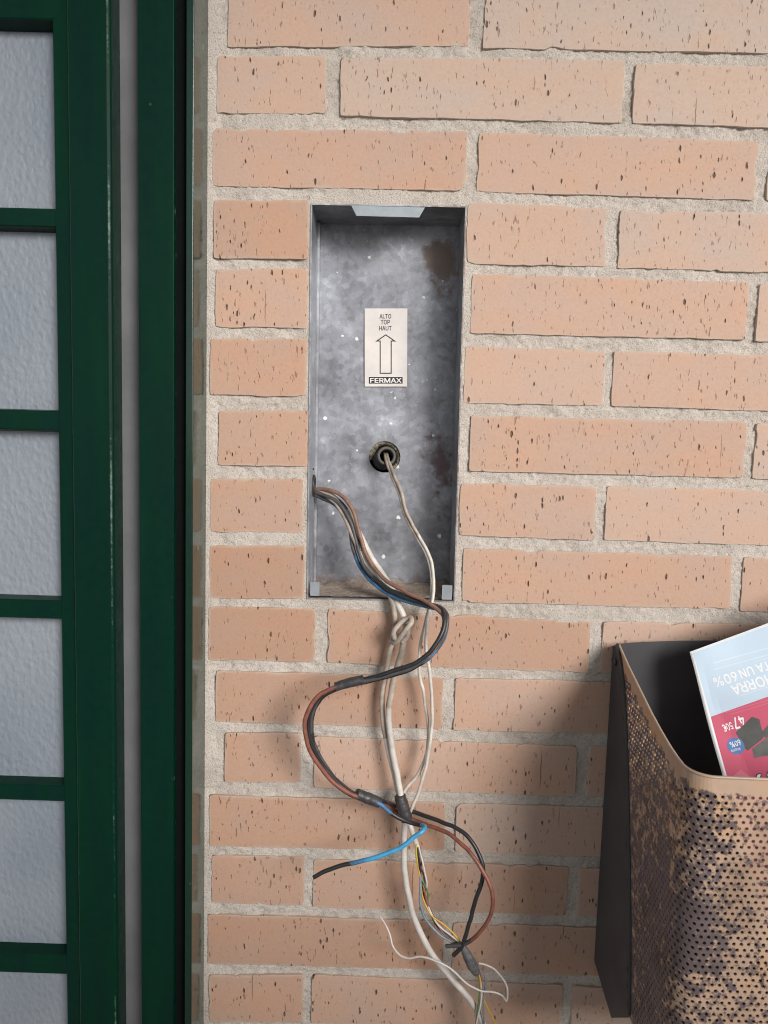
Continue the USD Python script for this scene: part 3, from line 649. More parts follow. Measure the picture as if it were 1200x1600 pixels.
# a plate of fine triangles, so that the stain weights have points to sit on
def gridded(poly, y, step=0.004):
    xs = np.arange(-hw, hw + step, step); pieces = []
    for x in xs[:-1]:
        for z in np.arange(-hh, hh, step):
            c = sbox(x, z, min(x + step, hw), min(z + step, hh)).intersection(poly)
            for g in getattr(c, "geoms", [c]):
                if g.geom_type == "Polygon" and g.area > 1e-9:
                    vv, ff = trimesh.creation.triangulate_polygon(g, engine="earcut"); pieces.append((np.c_[vv, np.zeros(len(vv))], ff))
    v, f = joined(pieces)
    v = from_box(v[:, 0], y + 0 * v[:, 0], v[:, 1])
    # the sheet is not perfectly flat
    v[:, 1] += (meshkit.noise(v * [25, 1, 25], 4) - 0.5) * 0.0016
    q = trimesh.Trimesh(v, f, process=True)
    n = q.face_normals[:, 1].mean()
    if n > 0: q.invert()
    return q


bp = gridded(back_poly, BOX_D)
part("back_panel", bp, M["zinc"], box, smooth=True, attrs=stain_shade(np.array(bp.vertices)))
part("back_panel_sheet", (lambda p: (from_box(p.vertices[:, 0], p.vertices[:, 1], p.vertices[:, 2]), p.faces))(prism(back_poly, BOX_D + 0.0015, BOX_D + 0.0027, "y")), M["zinc"], box)
def wallpart(name, lo, hi, mat="zinc_side", **k):
    mm = finely(trimesh.Trimesh(*bslab(lo[0], hi[0], lo[1], hi[1], lo[2], hi[2]), process=False), 0.008)
    return part(name, mm, M[mat], box, attrs=stain_shade(np.array(mm.vertices)) if mat.startswith("zinc") else None, **k)


MOUTH = -0.0008
wallpart("side_panel", (-hw - T_, MOUTH, -hh - T_), (-hw, BOX_D + 0.0028, hh + T_))
wallpart("side_panel", (hw, MOUTH, -hh - T_), (hw + T_, BOX_D + 0.0028, hh + T_))
wallpart("top_panel", (-hw, MOUTH + 0.0005, hh), (hw, BOX_D + 0.0014, hh + T_))
wallpart("bottom_panel", (-hw, MOUTH + 0.0005, -hh - T_), (hw, BOX_D + 0.0014, -hh))
# folded inner flange along the left side and the back's fold
wallpart("flange", (-hw + 0.0001, 0.0478, -hh + 0.001), (-hw + 0.0022, BOX_D, hh - 0.001))
# tabs of the mouth
tabp = Polygon([(at(549, 322)[0], 0), (at(664, 324)[0], 0), (at(655, 339)[0], -0.0085), (at(557, 337)[0], -0.0085)])
tv = prism(tabp, -0.0006, 0.0006, "y"); v = np.array(tv.vertices)
v[:, 2] += BOX_C[2] + hh - 0.0004
part("top_tab", trimesh.Trimesh(v, tv.faces, process=False), M["grey_plate"], box, label="pale bent tab at the top of the box mouth")
for px0, px1, py0, py1 in ((485, 499, 909, 931), (691, 706, 914, 937)):
    a, b = at(px0, py0, -0.001), at(px1, py1, -0.001)
    part("corner_tab", prism(chamfered(a[0], b[2], b[0], a[2], 0.0007), -0.0016, 0.0004, "y"), M["grey_plate"], box)
# dust that has settled along the bottom
rng = np.random.default_rng(4)
nx, ny = 70, 30
X, Y = np.meshgrid(np.linspace(-hw + 0.0008, hw - 0.0008, nx), np.linspace(0.003, BOX_D - 0.0012, ny), indexing="ij")
hgt = 0.0006 + 0.0065 * np.clip((Y - 0.030) / 0.026, 0, 1) ** 2 * meshkit.fbm(np.stack([X * 70, Y * 70, 0 * X], -1), 4, 8) * 1.7 + 0.0012 * meshkit.fbm(np.stack([X * 260, Y * 260, 0 * X], -1), 3, 12)
v = from_box(X, Y, -hh + hgt).reshape(-1, 3); ii = np.arange(nx * ny).reshape(nx, ny)
f = np.vstack([np.stack([ii[:-1, :-1], ii[1:, :-1], ii[1:, 1:]], -1).reshape(-1, 3), np.stack([ii[:-1, :-1], ii[1:, 1:], ii[:-1, 1:]], -1).reshape(-1, 3)])
part("dust", (v, f), M["dust"], box, smooth=True, kind="stuff")

# the sticker
SY = BOX_D - 0.0014
s0, s1, s2 = at(570, 604, SY), at(636, 604, SY), at(569.5, 482, SY)
SU = (s1 - s0) / np.linalg.norm(s1 - s0); SV = s2 - s0; SV -= SU * (SV @ SU); SHh = np.linalg.norm(SV); SV /= SHh; SW = np.linalg.norm(s1 - s0)
st = part("sticker", sheet(sbox(0, 0, SW, SHh), s0, SU, SV, 0.0, 0.0002), M["paper"], box, label="white sticker with an arrow pointing up")
k = SHh / 122.0   # metres to a pixel of the photograph
for text, py, w in (("ALTO", 497.5, 18.5), ("TOP", 506.5, 14.5), ("HAUT", 516, 20)):
    part("lettering", lettering(text, 6.6 * k, s0 + SU * SW * 0.485 + SV * ((604 - py) * k), SU, SV, width=w * k, lift=0.0002, bold=True), M["ink"], st)
def arrow(g):
    o = [(0, 82), (17 , 70.5), (9.6, 70.5), (9.6, 20), (-9.6, 20), (-9.6, 70.5), (-17, 70.5)]
    return Polygon([(SW * 0.495 + x * k, y * k) for x, y in o]).buffer(-g * k, join_style="mitre")
part("arrow", sheet(arrow(0).difference(arrow(1.7)), s0, SU, SV, 0.0002), M["ink"], st)
part("name_band", sheet(sbox(6.5 * k, 4.5 * k, 60.5 * k, 15.0 * k), s0, SU, SV, 0.0002), M["ink"], st)
part("lettering", lettering("FERMAX", 7.0 * k, s0 + SU * 33.5 * k + SV * 6.2 * k, SU, SV, width=50 * k, lift=0.00028, bold=True), M["white_ink"], st)

# the hole at the left: a dark-lined grommet
gc = at(493, 758, 0.033); gx = -hw
a = np.linspace(0, 2 * np.pi, 29)
ring_c = from_box(-hw + 0.0006, gc[1] + 0.0085 * np.cos(a), gc[2] - BOX_C[2] + 0.0092 * np.sin(a))
gr = part("grommet", tube(ring_c, 0.0013, 8, cap=False), M["conduit"], box, smooth=True)
disc = np.vstack([from_box(-hw + 0.0004, gc[1] + 0.0083 * np.cos(a[:-1]), gc[2] - BOX_C[2] + 0.009 * np.sin(a[:-1])), from_box([-hw + 0.0004], [gc[1]], [gc[2] - BOX_C[2]])])
part("opening", (disc, np.array([[i, (i + 1) % 28, 28] for i in range(28)])), M["dark_hole"], gr)
pin = trimesh.creation.icosphere(1, 0.0009); pin.apply_translation(from_box(-hw + 0.0004, 0.030, at(490, 732, 0.03)[2] - BOX_C[2]))
part("pin_hole", pin, M["dark_hole"], box)

# conduit end with foam round it
hc = from_box(hole_c[0], BOX_D, hole_c[1])
con = thing("conduit", "black corrugated conduit end in the round hole of the steel box", "conduit", hc)
end = at(604, 712.5, 0.036); base = hc + np.array([-0.0035, 0.03, -0.0045])
path = spline([base, hc + np.array([-0.0020, 0.004, -0.0035]), end], 0.0006)
L_ = np.arange(len(path))
rad = 0.0088 + 0.0009 * np.sin(L_ * 2 * np.pi / 5.0)
part("tube", tube(path, rad, 24, cap=False), M["conduit"], con, smooth=True)
part("bore", (lambda q: (q[0], q[1][:, ::-1]))(tube(path[4:], 0.0066 + 0.0004 * np.sin(L_[4:] * 2 * np.pi / 5.0), 24, cap=False)), M["dark_hole"], con, smooth=True)
d = path[-1] - path[-2]; d /= np.linalg.norm(d); e1 = np.cross(d, [0, 0, 1.0]); e1 /= np.linalg.norm(e1); e2 = np.cross(d, e1)
lipc = path[-1] + np.cos(a)[:, None] * e1 * 0.0077 + np.sin(a)[:, None] * e2 * 0.0077
part("lip", tube(lipc, 0.0014, 8, cap=False), M["conduit_lip"], con, smooth=True)
part("cavity", (lambda q: (q.vertices, q.faces))(trimesh.creation.cylinder(radius=0.03, height=0.002, sections=24, transform=trimesh.transformations.translation_matrix(hc + [0, 0.03, 0]) @ trimesh.transformations.rotation_matrix(np.pi / 2, [1, 0, 0]))), M["dark_hole"], con)
# foam packed round the upper and right side of the hole
pts = []
for r_, yy_ in ((0.0152, 0.0028), (0.0135, 0.001), (0.0118, 0.005), (0.0105, 0.014)):
    t = np.linspace(math.radians(-60), math.radians(195), 60)
    j = 1 + (meshkit.noise(np.stack([np.cos(t) * 9, np.sin(t) * 9, 0 * t + yy_ * 300], 1), 6) - 0.5) * 0.16
    pts.append(np.stack([hc[0] + r_ * j * np.cos(t), hc[1] + yy_ + (j - 1) * 0.008, hc[2] + r_ * j * np.sin(t)], 1))
v = np.vstack(pts); n = 60; f = []
for i in range(3):
    for q in range(n - 1):
        f += [[i * n + q, i * n + q + 1, (i + 1) * n + q + 1], [i * n + q, (i + 1) * n + q + 1, (i + 1) * n + q]]
part("foam_packing", (v, np.array(f)), M["foam"], con, smooth=True)


# ---------------------------------------------------------------- wires
def px(points):
    return [at(*p) for p in points]


def wire(name, label, points, r, mat, category="wire", group=None, step=0.0016, sides=12, splits=None, extra=None):
    """A wire along points of the photograph given with their depths. splits: (from, to, material, name) along the fraction of its length."""
    path = spline(px(points), step); n = len(path)
    kq = np.arange(n) * step
    for ax in range(3):
        path[:, ax] += (meshkit.fbm(np.stack([kq * 70, np.full(n, len(label) * 2.1 + ax * 5), np.full(n, r * 9e3)], 1), 2, 3 + ax) - 0.5) * 0.0018
    wob = (meshkit.fbm(np.stack([np.arange(n) * step * 30, np.full(n, len(label) * 1.3), np.zeros(n)], 1), 2, 5) - 0.5)
    rr = r * (1 + 0.07 * wob)
    if not splits:
        t = thing(name, label, category, path[0], group); part("insulation", tube(path, rr, sides), M[mat], t, smooth=50); return t, path
    t = thing(name, label, category, path[0], group); lo = 0.0
    for a, b, mt, nm, lb in splits:
        i, j = int(a * (n - 1)), int(b * (n - 1)) + 1
        part(nm, tube(path[i:j], rr[i:j], sides), M[mt], t, smooth=50, label=lb)
    return t, path


# white telephone pair out of the conduit
A1 = [(601, 707, 0.050), (603, 720, 0.034), (611, 739, 0.022), (624, 772, 0.008), (634, 808, 0.004), (651, 839, 0.004), (668, 871, 0.0), (675, 903, -0.004), (674, 932, -0.012), (667, 965, -0.016), (657, 1010, -0.018), (655, 1046, -0.018), (664, 1096, -0.018), (669, 1140, -0.018), (667, 1175, -0.018), (652, 1211, -0.018), (634, 1233, -0.017), (628, 1245, -0.016)]
A2 = [(604, 706, 0.050), (607, 719, 0.034), (614, 737, 0.020), (627, 770, 0.006), (637, 806, 0.002), (654, 837, 0.002), (671, 869, -0.002), (677.5, 903, -0.006), (676, 932, -0.014), (668, 968, -0.021), (666, 1010, -0.024), (671, 1050, -0.024), (675, 1100, -0.024), (674, 1145, -0.024), (668, 1185, -0.024), (658, 1225, -0.022), (644, 1262, -0.018), (638, 1275, -0.014)]
wire("telephone_wire", "thin white wire from the conduit that bends left below the box", A1, 0.0015, "wire_white", group=None, splits=[(0, 0.30, "wire_white_old", "insulation", "dusty end in the conduit"), (0.297, 1, "wire_white", "insulation", None)])
wire("telephone_wire", "thin white wire from the conduit that hangs furthest right below the box", A2, 0.0015, "wire_white", splits=[(0, 0.28, "wire_white_old", "insulation", "dusty end in the conduit"), (0.277, 1, "wire_white", "insulation", None)])

# two white cables from the left hole, down the knot and into the upper sleeve of tape
B1 = [(488, 766, 0.036), (503, 768, 0.032), (523, 779, 0.027), (545, 803, 0.022), (560, 833, 0.017), (577, 866, 0.011), (598, 898, 0.005), (612, 920, -0.003), (622, 944, -0.012), (632, 966, -0.016), (635, 984, -0.018), (630, 1004, -0.018), (624, 1030, -0.018), (615, 1065, -0.019), (608, 1100, -0.020), (608, 1130, -0.020), (613, 1170, -0.021), (621, 1212, -0.022), (627, 1245, -0.023), (632, 1282, -0.023), (632, 1312, -0.024), (632, 1350, -0.025), (638, 1400, -0.027), (653, 1450, -0.029), (678, 1495, -0.030), (708, 1532, -0.031), (735, 1564, -0.032), (752, 1592, -0.033), (764, 1630, -0.033), (770, 1670, -0.03)]
B2 = [(488, 769, 0.033), (502, 771, 0.029), (520, 782, 0.023), (537, 805, 0.018), (552, 838, 0.013), (566, 870, 0.008), (588, 900, 0.001), (605, 922, -0.006), (614, 945, -0.012), (617, 975, -0.013), (612, 1005, -0.013), (603, 1050, -0.013), (597, 1090, -0.014), (599, 1130, -0.015), (607, 1175, -0.016), (617, 1215, -0.018), (624, 1245, -0.018), (634, 1275, -0.019), (641, 1292, -0.022), (648, 1310, -0.023), (652.5, 1322, -0.024)]
wire("white_cable", "thick white cable that runs from the left hole down to the photo's bottom edge", B1, 0.0028, "sheath", "cable", splits=[(0, 0.10, "wire_white_old", "sheath", "dusty start in the hole"), (0.098, 0.29, "wire_white", "sheath", None), (0.288, 0.40, "wire_white_old", "sheath", "grimy stretch at the knot"), (0.398, 1, "sheath", "sheath", None)])
wire("white_cable", "white cable whose sheath ends below the tape in thin coloured cores", B2, 0.0024, "wire_white", "cable", splits=[(0, 0.22, "wire_white_old", "sheath", "dusty start in the hole"), (0.218, 0.34, "wire_white", "sheath", None), (0.338, 0.72, "wire_white_old", "sheath", "grimy stretch"), (0.718, 1, "sheath", "sheath", None)])
# knot of old cord
K1 = [(611, 1000, -0.017), (617, 1004, -0.024), (626, 996, -0.029), (634, 985, -0.030), (643, 972, -0.028), (642, 965, -0.023), (633, 968, -0.021), (622, 977, -0.025), (615, 988, -0.028), (617, 997, -0.027), (627, 992, -0.024), (638, 978, -0.022), (637, 992, -0.021), (629, 1004, -0.020)]
wire("cord_knot", "small grimy knot of cord round the white cables below the box", K1, 0.0023, "wire_white_old", "knot")

# the four mains wires from the left hole: over the lip, a big loop to the right, a loop to the left
def loop(dx, dy, dz, o):
    P = [(487, 768, 0.031), (503, 772, 0.027), (526, 784, 0.020), (545, 812, 0.014), (556, 850, 0.010), (568, 884, 0.004), (592, 912, -0.008), (625, 930, -0.020), (660, 942, -0.030), (686, 950, -0.040), (695.5, 963, -0.048), (692, 990, -0.054), (676, 1018, -0.057), (648, 1040, -0.057), (610, 1053, -0.055), (570, 1063, -0.053), (545, 1068, -0.053),
         (517, 1076, -0.053), (494, 1094, -0.053), (481, 1124, -0.052), (484, 1158, -0.050), (500, 1190, -0.047), (522, 1218, -0.044), (548, 1238, -0.041), (572, 1246, -0.037)]
    spread = [0.6, 1.0, 1.1, 1.3, 1.5, 1.2, 1.0, 0.9, 0.9, 0.8, 0.6, 0.6, 0.6, 0.55, 0.5, 0.42, 0.42, 0.6, 0.8, 1, 1, 0.9, 0.8, 0.5, 0.45]
    return [(x + dx * s + o[min(i, len(o) - 1)][0] * 0, y + dy * s, z + dz * s) for i, ((x, y, z), s) in enumerate(zip(P, spread))]
Z_ = [(0, 0)]
brown = loop(-4, 2, -0.004, Z_)
brown[:9] = [(488, 765, 0.034), (506, 765, 0.028), (530, 772, 0.020), (551, 797, 0.013), (562, 832, 0.009), (573, 868, 0.003), (598, 902, -0.008), (630, 923, -0.021), (660, 937, -0.032)]
brown += [(595, 1255, -0.030), (615, 1266, -0.012), (640, 1279, -0.010), (664, 1288, -0.018), (700, 1302, -0.032), (730, 1327, -0.044), (752, 1358, -0.052), (767, 1388, -0.056), (770, 1415, -0.056), (762, 1440, -0.054), (745, 1461, -0.050), (729, 1473, -0.046), (714, 1477, -0.044), (696, 1479, -0.042)]
black1 = loop(1, 0, 0.0, Z_)
black1[10:16] = [(693.5, 960, -0.050), (692.5, 984, -0.057), (677, 1013, -0.061), (648, 1036, -0.061), (610, 1050, -0.058), (570, 1062, -0.054)]
black1 += [(596, 1252, -0.030), (618, 1259, -0.012), (642, 1267, -0.010), (668, 1276, -0.016), (700, 1288, -0.026), (727, 1304, -0.034), (745, 1328, -0.040), (754, 1352, -0.044), (752, 1382, -0.046), (742, 1408, -0.046), (734, 1438, -0.046), (728, 1462, -0.046), (721, 1478, -0.045), (709, 1493, -0.044)]
grey = loop(5, 0, 0.004, Z_)
grey += [(590, 1251, -0.030), (604, 1258, -0.018)]
blue = loop(0, 6, 0.003, Z_)
blue[4:12] = [(551, 853, 0.014), (564, 888, 0.008), (590, 917, -0.005), (622, 935, -0.016), (660, 945, -0.027), (687, 954, -0.037), (698, 966, -0.043), (695, 992, -0.049)]
blue[19] = (487, 1122, -0.047); blue[18] = (499, 1094, -0.049); blue[20] = (489, 1156, -0.046)
blue += [(594, 1257, -0.037), (613, 1272, -0.036), (632, 1282, -0.036), (648, 1287, -0.038), (658, 1289.5, -0.042), (663.5, 1292, -0.047), (661, 1298, -0.053), (645, 1310, -0.056), (622, 1326, -0.058), (597, 1337, -0.058), (570, 1344, -0.057), (542, 1350, -0.056), (519, 1357, -0.056), (504, 1363, -0.056), (489.5, 1371, -0.056)]
wire("brown_wire", "brown wire that loops widest to the right of the tape sleeve", brown, 0.00185, "wire_brown", splits=[(0, 0.33, "wire_brown_dusty", "insulation", "dusty start in the box"), (0.328, 0.45, "wire_grey", "insulation", "grimy stretch"), (0.448, 0.965, "wire_brown", "insulation", None), (0.963, 1, "wire_grey", "taped_tip", "dark taped tip")])
wire("black_wire", "black wire that loops right of the tape sleeve inside the brown one", black1, 0.0019, "wire_black", splits=[(0, 0.16, "wire_grey", "insulation", "dusty start in the box"), (0.158, 1, "wire_black", "insulation", None)])
wire("grey_wire", "dark grey wire that ends at the lower left tape splice", grey, 0.0017, "wire_grey")
wire("blue_wire", "blue wire whose bright free end sticks out to the left", blue, 0.0019, "wire_blue", splits=[(0, 0.13, "wire_grey", "insulation", "dusty start in the box"), (0.128, 0.25, "wire_blue_old", "insulation", "faded blue stretch"), (0.248, 0.38, "wire_blue_old", "insulation", "grimy blue stretch"), (0.378, 0.72, "wire_black", "insulation", "blackened stretch"), (0.718, 0.765, "wire_blue_old", "insulation", "faded blue stretch"), (0.763, 0.815, "wire_black", "insulation", "blackened bend"), (0.813, 0.925, "wire_blue", "insulation", "bright blue end"), (0.923, 0.945, "wire_blue_old", "insulation", None), (0.943, 1, "wire_black", "taped_tip", "blackened tip")])


def tape(label, points, r, mat="tape", seed=1):
    path = spline(px(points), 0.0008); n = len(path); sides = 16
    a = np.arange(sides) / sides * 2 * np.pi
    j = meshkit.fbm(np.stack([np.arange(n)[:, None] * 0.06 + 0 * a, np.cos(a)[None] * 1.5 + 0 * np.arange(n)[:, None], np.sin(a)[None] * 1.5 + seed * 9 + 0 * np.arange(n)[:, None]], -1), 3, seed)
    step_ = ((np.arange(n)[:, None] * 0.0008 + a[None] / (2 * np.pi) * 0.006) % 0.006) / 0.006
    rr = np.asarray(r if np.ndim(r) else [r, r], float); rr = np.interp(np.linspace(0, 1, n), np.linspace(0, 1, len(rr)), rr)
    R_ = rr[:, None] * (0.90 + 0.22 * j + 0.05 * step_)
    t = thing("tape_splice", label, "electrical tape", path[n // 2])
    part("wrap", tube(path, R_, sides), M[mat], t, smooth=50)
    return t


tape("black tape splice at the top of the left loop of wires", [(524, 1073, -0.053), (545, 1067, -0.053), (568, 1062, -0.053)], [0.0036, 0.0041, 0.0040], seed=2)
tape("black tape splice at the bottom of the left loop of wires", [(557, 1240, -0.039), (574, 1247, -0.036), (593, 1254, -0.033)], [0.0043, 0.0048, 0.0043], seed=3)
tape("black tape sleeve round both white cables", [(624.5, 1243, -0.0225), (630, 1262, -0.023), (636, 1281, -0.0235)], [0.0050, 0.0056, 0.0052], seed=4)
tape("ragged grey tape splice holding the thin coloured cores", [(722, 1477, -0.040), (731, 1494, -0.040), (739, 1510, -0.039), (745, 1521, -0.038)], [0.0026, 0.0040, 0.0048, 0.0032], mat="tape_grey", seed=5)

# thin cores out of the cut sheath, twisted, then into the lower splice
CORES = "thin coloured cores between sheath and splice"
def core(label, pts, mat, r=0.00085):
    wire("thin_core", label, pts, r, mat, "wire", step=0.0012, sides=8)
core("thin green core twisted below the cut white sheath", [(650, 1318, -0.024), (653, 1340, -0.026), (655, 1362, -0.026), (662, 1380, -0.029), (669, 1396, -0.027), (668, 1412, -0.028), (671, 1424, -0.030), (688, 1450, -0.033), (722, 1480, -0.040)], "thin_green")
core("thin violet core twisted below the cut white sheath", [(652, 1318, -0.024), (654, 1345, -0.024), (661, 1366, -0.027), (664, 1385, -0.026), (664, 1400, -0.029), (670, 1418, -0.029), (680, 1438, -0.033), (695, 1460, -0.037), (723, 1481, -0.040)], "thin_violet")
core("thin white core twisted below the cut white sheath", [(654, 1318, -0.024), (658, 1340, -0.027), (663, 1360, -0.029), (667, 1382, -0.028), (664, 1398, -0.026), (671, 1420, -0.032), (684, 1444, -0.035), (703, 1460, -0.038), (722, 1477, -0.041)], "thin_white")
core("thin yellow core that runs along the white one into the splice", [(651, 1319, -0.025), (651, 1340, -0.027), (657, 1372, -0.028), (662, 1405, -0.030), (674, 1430, -0.034), (692, 1444, -0.036), (708, 1459, -0.039), (722, 1476, -0.042)], "thin_yellow", 0.0008)
core("thin red core twisted below the cut white sheath", [(655, 1319, -0.024), (659, 1344, -0.025), (657, 1365, -0.024), (662, 1390, -0.030), (667, 1408, -0.031), (673, 1424, -0.031), (686, 1442, -0.034), (708, 1468, -0.037), (724, 1480, -0.040)], "thin_red")
core("thin black core twisted below the cut white sheath", [(653, 1319, -0.024), (655, 1350, -0.028), (658, 1375, -0.026), (661, 1396, -0.027), (667, 1414, -0.026), (672, 1425, -0.028), (684, 1448, -0.032), (723, 1482, -0.039)], "wire_black")
core("thin grey blue core that bows out left above the splice", [(657, 1368, -0.028), (657, 1390, -0.031), (657, 1412, -0.033), (662, 1430, -0.034), (672, 1446, -0.035), (690, 1462, -0.037), (708, 1474, -0.039), (722, 1483, -0.040)], "thin_grey_blue", 0.0011)
core("thin yellow core below the splice that slants to the right", [(746, 1517, -0.039), (750, 1530, -0.038), (751, 1545, -0.036), (757, 1565, -0.035), (765, 1582, -0.035), (776, 1604, -0.035), (790, 1640, -0.034)], "thin_yellow", 0.0008)
core("thin red core below the splice", [(748, 1517, -0.038), (753, 1532, -0.036), (753, 1548, -0.035), (748, 1575, -0.034), (744, 1610, -0.033), (742, 1650, -0.03)], "thin_red", 0.0008)
core("thin grey blue core that hangs straight below the splice", [(749, 1516, -0.037), (757, 1524, -0.036), (759, 1535, -0.036), (757, 1552, -0.036), (756, 1580, -0.037), (757, 1612, -0.037), (758, 1650, -0.036)], "thin_grey_blue")
core("thin green core below the splice", [(747, 1518, -0.038), (750, 1540, -0.037), (749, 1560, -0.037), (745, 1585, -0.038), (742, 1612, -0.038), (738, 1650, -0.036)], "thin_green", 0.0007)
core("thin white core that hangs below the splice beside the green one", [(748, 1518, -0.038), (752, 1545, -0.037), (751, 1562, -0.038), (748, 1585, -0.039), (743, 1612, -0.039), (739, 1650, -0.036)], "thin_white", 0.0008)
core("thin loose white wire that curls across the thick cable", [(594, 1432, -0.018), (603, 1446, -0.022), (610, 1463, -0.026), (614, 1478, -0.030), (625, 1492, -0.034), (638, 1497.5, -0.037), (658, 1494.5, -0.040), (680, 1501, -0.042), (704, 1512, -0.043), (722, 1530, -0.043), (735, 1540, -0.042), (752, 1548, -0.042), (775, 1552, -0.042), (786, 1557, -0.041), (790.5, 1564, -0.040), (793, 1548, -0.038), (790, 1536, -0.037), (775, 1517, -0.036), (760, 1508, -0.036), (748, 1506, -0.037)], "thin_white", 0.0009)

# ---------------------------------------------------------------- the perforated leaflet basket
XL, XR_, FRONT, RC = 0.2070, 0.5170, -0.184, 0.016
ZR = lambda dz: EYE + dz
bas = thing("leaflet_basket", "tan perforated metal leaflet basket with flaking violet grey paint", "leaflet basket", (XL + 0.155, 0, ZR(-0.46)))
ZBOT = -0.462
side_pts = [(-0.001, -0.181), (-0.016, -0.1755), (-0.030, -0.189), (-0.045, -0.218), (-0.068, -0.293), (-0.091, -0.390), (-0.103, -0.458), (-0.100, -0.4635), (-0.058, -0.499), (-0.001, -0.488)]
for X0 in (XL, XR_ - 0.0014):
    part("side_plate", prism(Polygon([(y, ZR(z)) for y, z in side_pts]), X0, X0 + 0.0014, "x"), M["dark_plate"], bas, label="dark grey side plate")
# arched back plate
xs = np.linspace(XL + 0.0015, XR_ - 0.0015, 24)
arch = [(x, ZR(-0.1755 + 0.0075 * math.sin(math.pi * (x - XL) / (XR_ - XL)) ** 0.7)) for x in xs]
part("back_plate", prism(Polygon(arch + [(xs[-1], ZR(-0.495)), (xs[0], ZR(-0.495))]), -0.0165, -0.0150, "y"), M["dark_plate"], bas)
part("bottom_plate", slab(XL + 0.0015, XR_ - 0.0015, FRONT + 0.003, -0.0166, ZR(ZBOT - 0.001), ZR(ZBOT)), M["dark_plate"], bas)
# seam along the side plate's outer edge
seam = spline([np.array([XL - 0.0006, y, ZR(z)]) for y, z in side_pts[1:7]], 0.004)
part("seam", tube(seam, 0.0019, 8), M["dark_plate"], bas, smooth=True)
# a rivet at the top corner
rv = trimesh.creation.icosphere(2, 0.0034); rv.apply_scale([0.5, 1, 1]); rv.apply_translation([XL - 0.0008, -0.012, ZR(-0.193)])
part("rivet", rv, M["dark_plate"], bas, smooth=True)

# the bent sheet: u runs from the left side plate round the front to the right one
SIDE = -FRONT - RC
ARC = RC * math.pi / 2
WID = XR_ - XL - 2 * RC
UT = 2 * SIDE + 2 * ARC + WID
def sheet_xy(u, inset=0.0):
    """Plan position of the sheet at developed length u (0 at the wall on the left)."""
    u = np.asarray(u, float); x = np.empty_like(u); y = np.empty_like(u)
    mir = u > UT / 2; w = np.where(mir, UT - u, u)
    a = w < SIDE; b = (~a) & (w < SIDE + ARC); c = ~(a | b)
    x[a], y[a] = XL + inset, -w[a]
    t = (w[b] - SIDE) / RC; x[b], y[b] = XL + RC - (RC - inset) * np.cos(t), -(SIDE + (RC - inset) * np.sin(t))
    x[c], y[c] = XL + RC + (w[c] - SIDE - ARC), FRONT + inset
    return np.where(mir, XL + XR_ - x, x), y
RIM = np.array([(0.016, -0.1755), (0.045, -0.1865), (0.078, -0.197), (0.105, -0.2055), (0.124, -0.2105), (0.145, -0.2150), (0.160, -0.2170), (SIDE + ARC, -0.2190), (UT / 2, -0.2205)])
def rim_z(u):
    w = np.minimum(u, UT - u); return np.interp(w, RIM[:, 0], RIM[:, 1])
SP = np.array(side_pts[1:7])
def start_u(z):
    """Where the sheet leaves the side plate at height z."""
    return np.interp(-z, -SP[:, 1], -SP[:, 0])
p_, hrow, rh = 0.00505, 0.00437, 0.00128
V, F, nV = [], [], 0
quad_side = []
na = 12; ang = np.arange(na) / na * 2 * np.pi
holes = 0
def emit(v, f):
    global nV
    V.append(v); F.append(np.asarray(f) + nV); nV += len(v)
rows = int((ZBOT * -1 - 0.17) / hrow) + 1
BAND = 0.0105
for rI in range(rows):
    zb = ZBOT + rI * hrow; zt = zb + hrow
    off = (rI % 2) * p_ / 2
    ncell = int(UT / p_) + 1
    uc = off + (np.arange(ncell) + 0.0) * p_
    for u0 in uc:
        u1 = u0 + p_
        um, zm = u0 + p_ / 2, zb + hrow / 2
        if u1 > UT - 0.016 or u0 < 0.012: continue
        s0_, s1_ = start_u(zb), start_u(zt)
        ul = max(s0_, s1_)
        lim = min(rim_z(np.array(u0)), rim_z(np.array(u1)))
        if u1 < ul - p_ or (UT - u0) < ul - p_: continue
        if zb > max(rim_z(np.array(u0)), rim_z(np.array(u1))): continue
        if zt < lim - BAND and u0 > ul + 0.003 and u1 < UT - ul - 0.003 and zb > ZBOT + 0.006:
            # a cell with its hole
            o = np.array([(u0, zb), (um, zb), (u1, zb), (u1, zm), (u1, zt), (um, zt), (u0, zt), (u0, zm)])
            h = np.stack([um + rh * np.cos(ang), zm + rh * np.sin(ang)], 1)
            oi = {7: 6, 0: 7}
            # outer index nearest each hole direction
            oa = np.arctan2(o[:, 1] - zm, o[:, 0] - um)
            order = np.argsort(oa % (2 * np.pi)); o = o[order]
            fs = []; i = j = 0
            oa2 = np.sort(oa % (2 * np.pi))
            while i < 8 or j < na:
                na_o = oa2[(i + 1) % 8] + (2 * np.pi if i + 1 >= 8 else 0); na_h = ang[(j + 1) % na] + (2 * np.pi if j + 1 >= na else 0)
                if j >= na or (i < 8 and na_o <= na_h):
                    fs.append([i % 8, (i + 1) % 8, 8 + j % na]); i += 1
                else:
                    fs.append([i % 8, 8 + (j + 1) % na, 8 + j % na]); j += 1
            emit(np.vstack([o, h]), fs); holes += 1
            quad_side.append((nV - na, na))
        else:
            for a_, b_ in ((u0, um), (um, u1)):
                ta, tb = min(zt, float(rim_z(np.array(a_)))), min(zt, float(rim_z(np.array(b_))))
                if ta <= zb and tb <= zb: continue
                emit(np.array([(a_, zb), (b_, zb), (b_, max(tb, zb)), (a_, max(ta, zb))]), [[0, 1, 2], [0, 2, 3]])
V2, F2 = np.vstack(V), np.vstack(F)
xo, yo = sheet_xy(V2[:, 0]); xi, yi = sheet_xy(V2[:, 0], 0.0011)
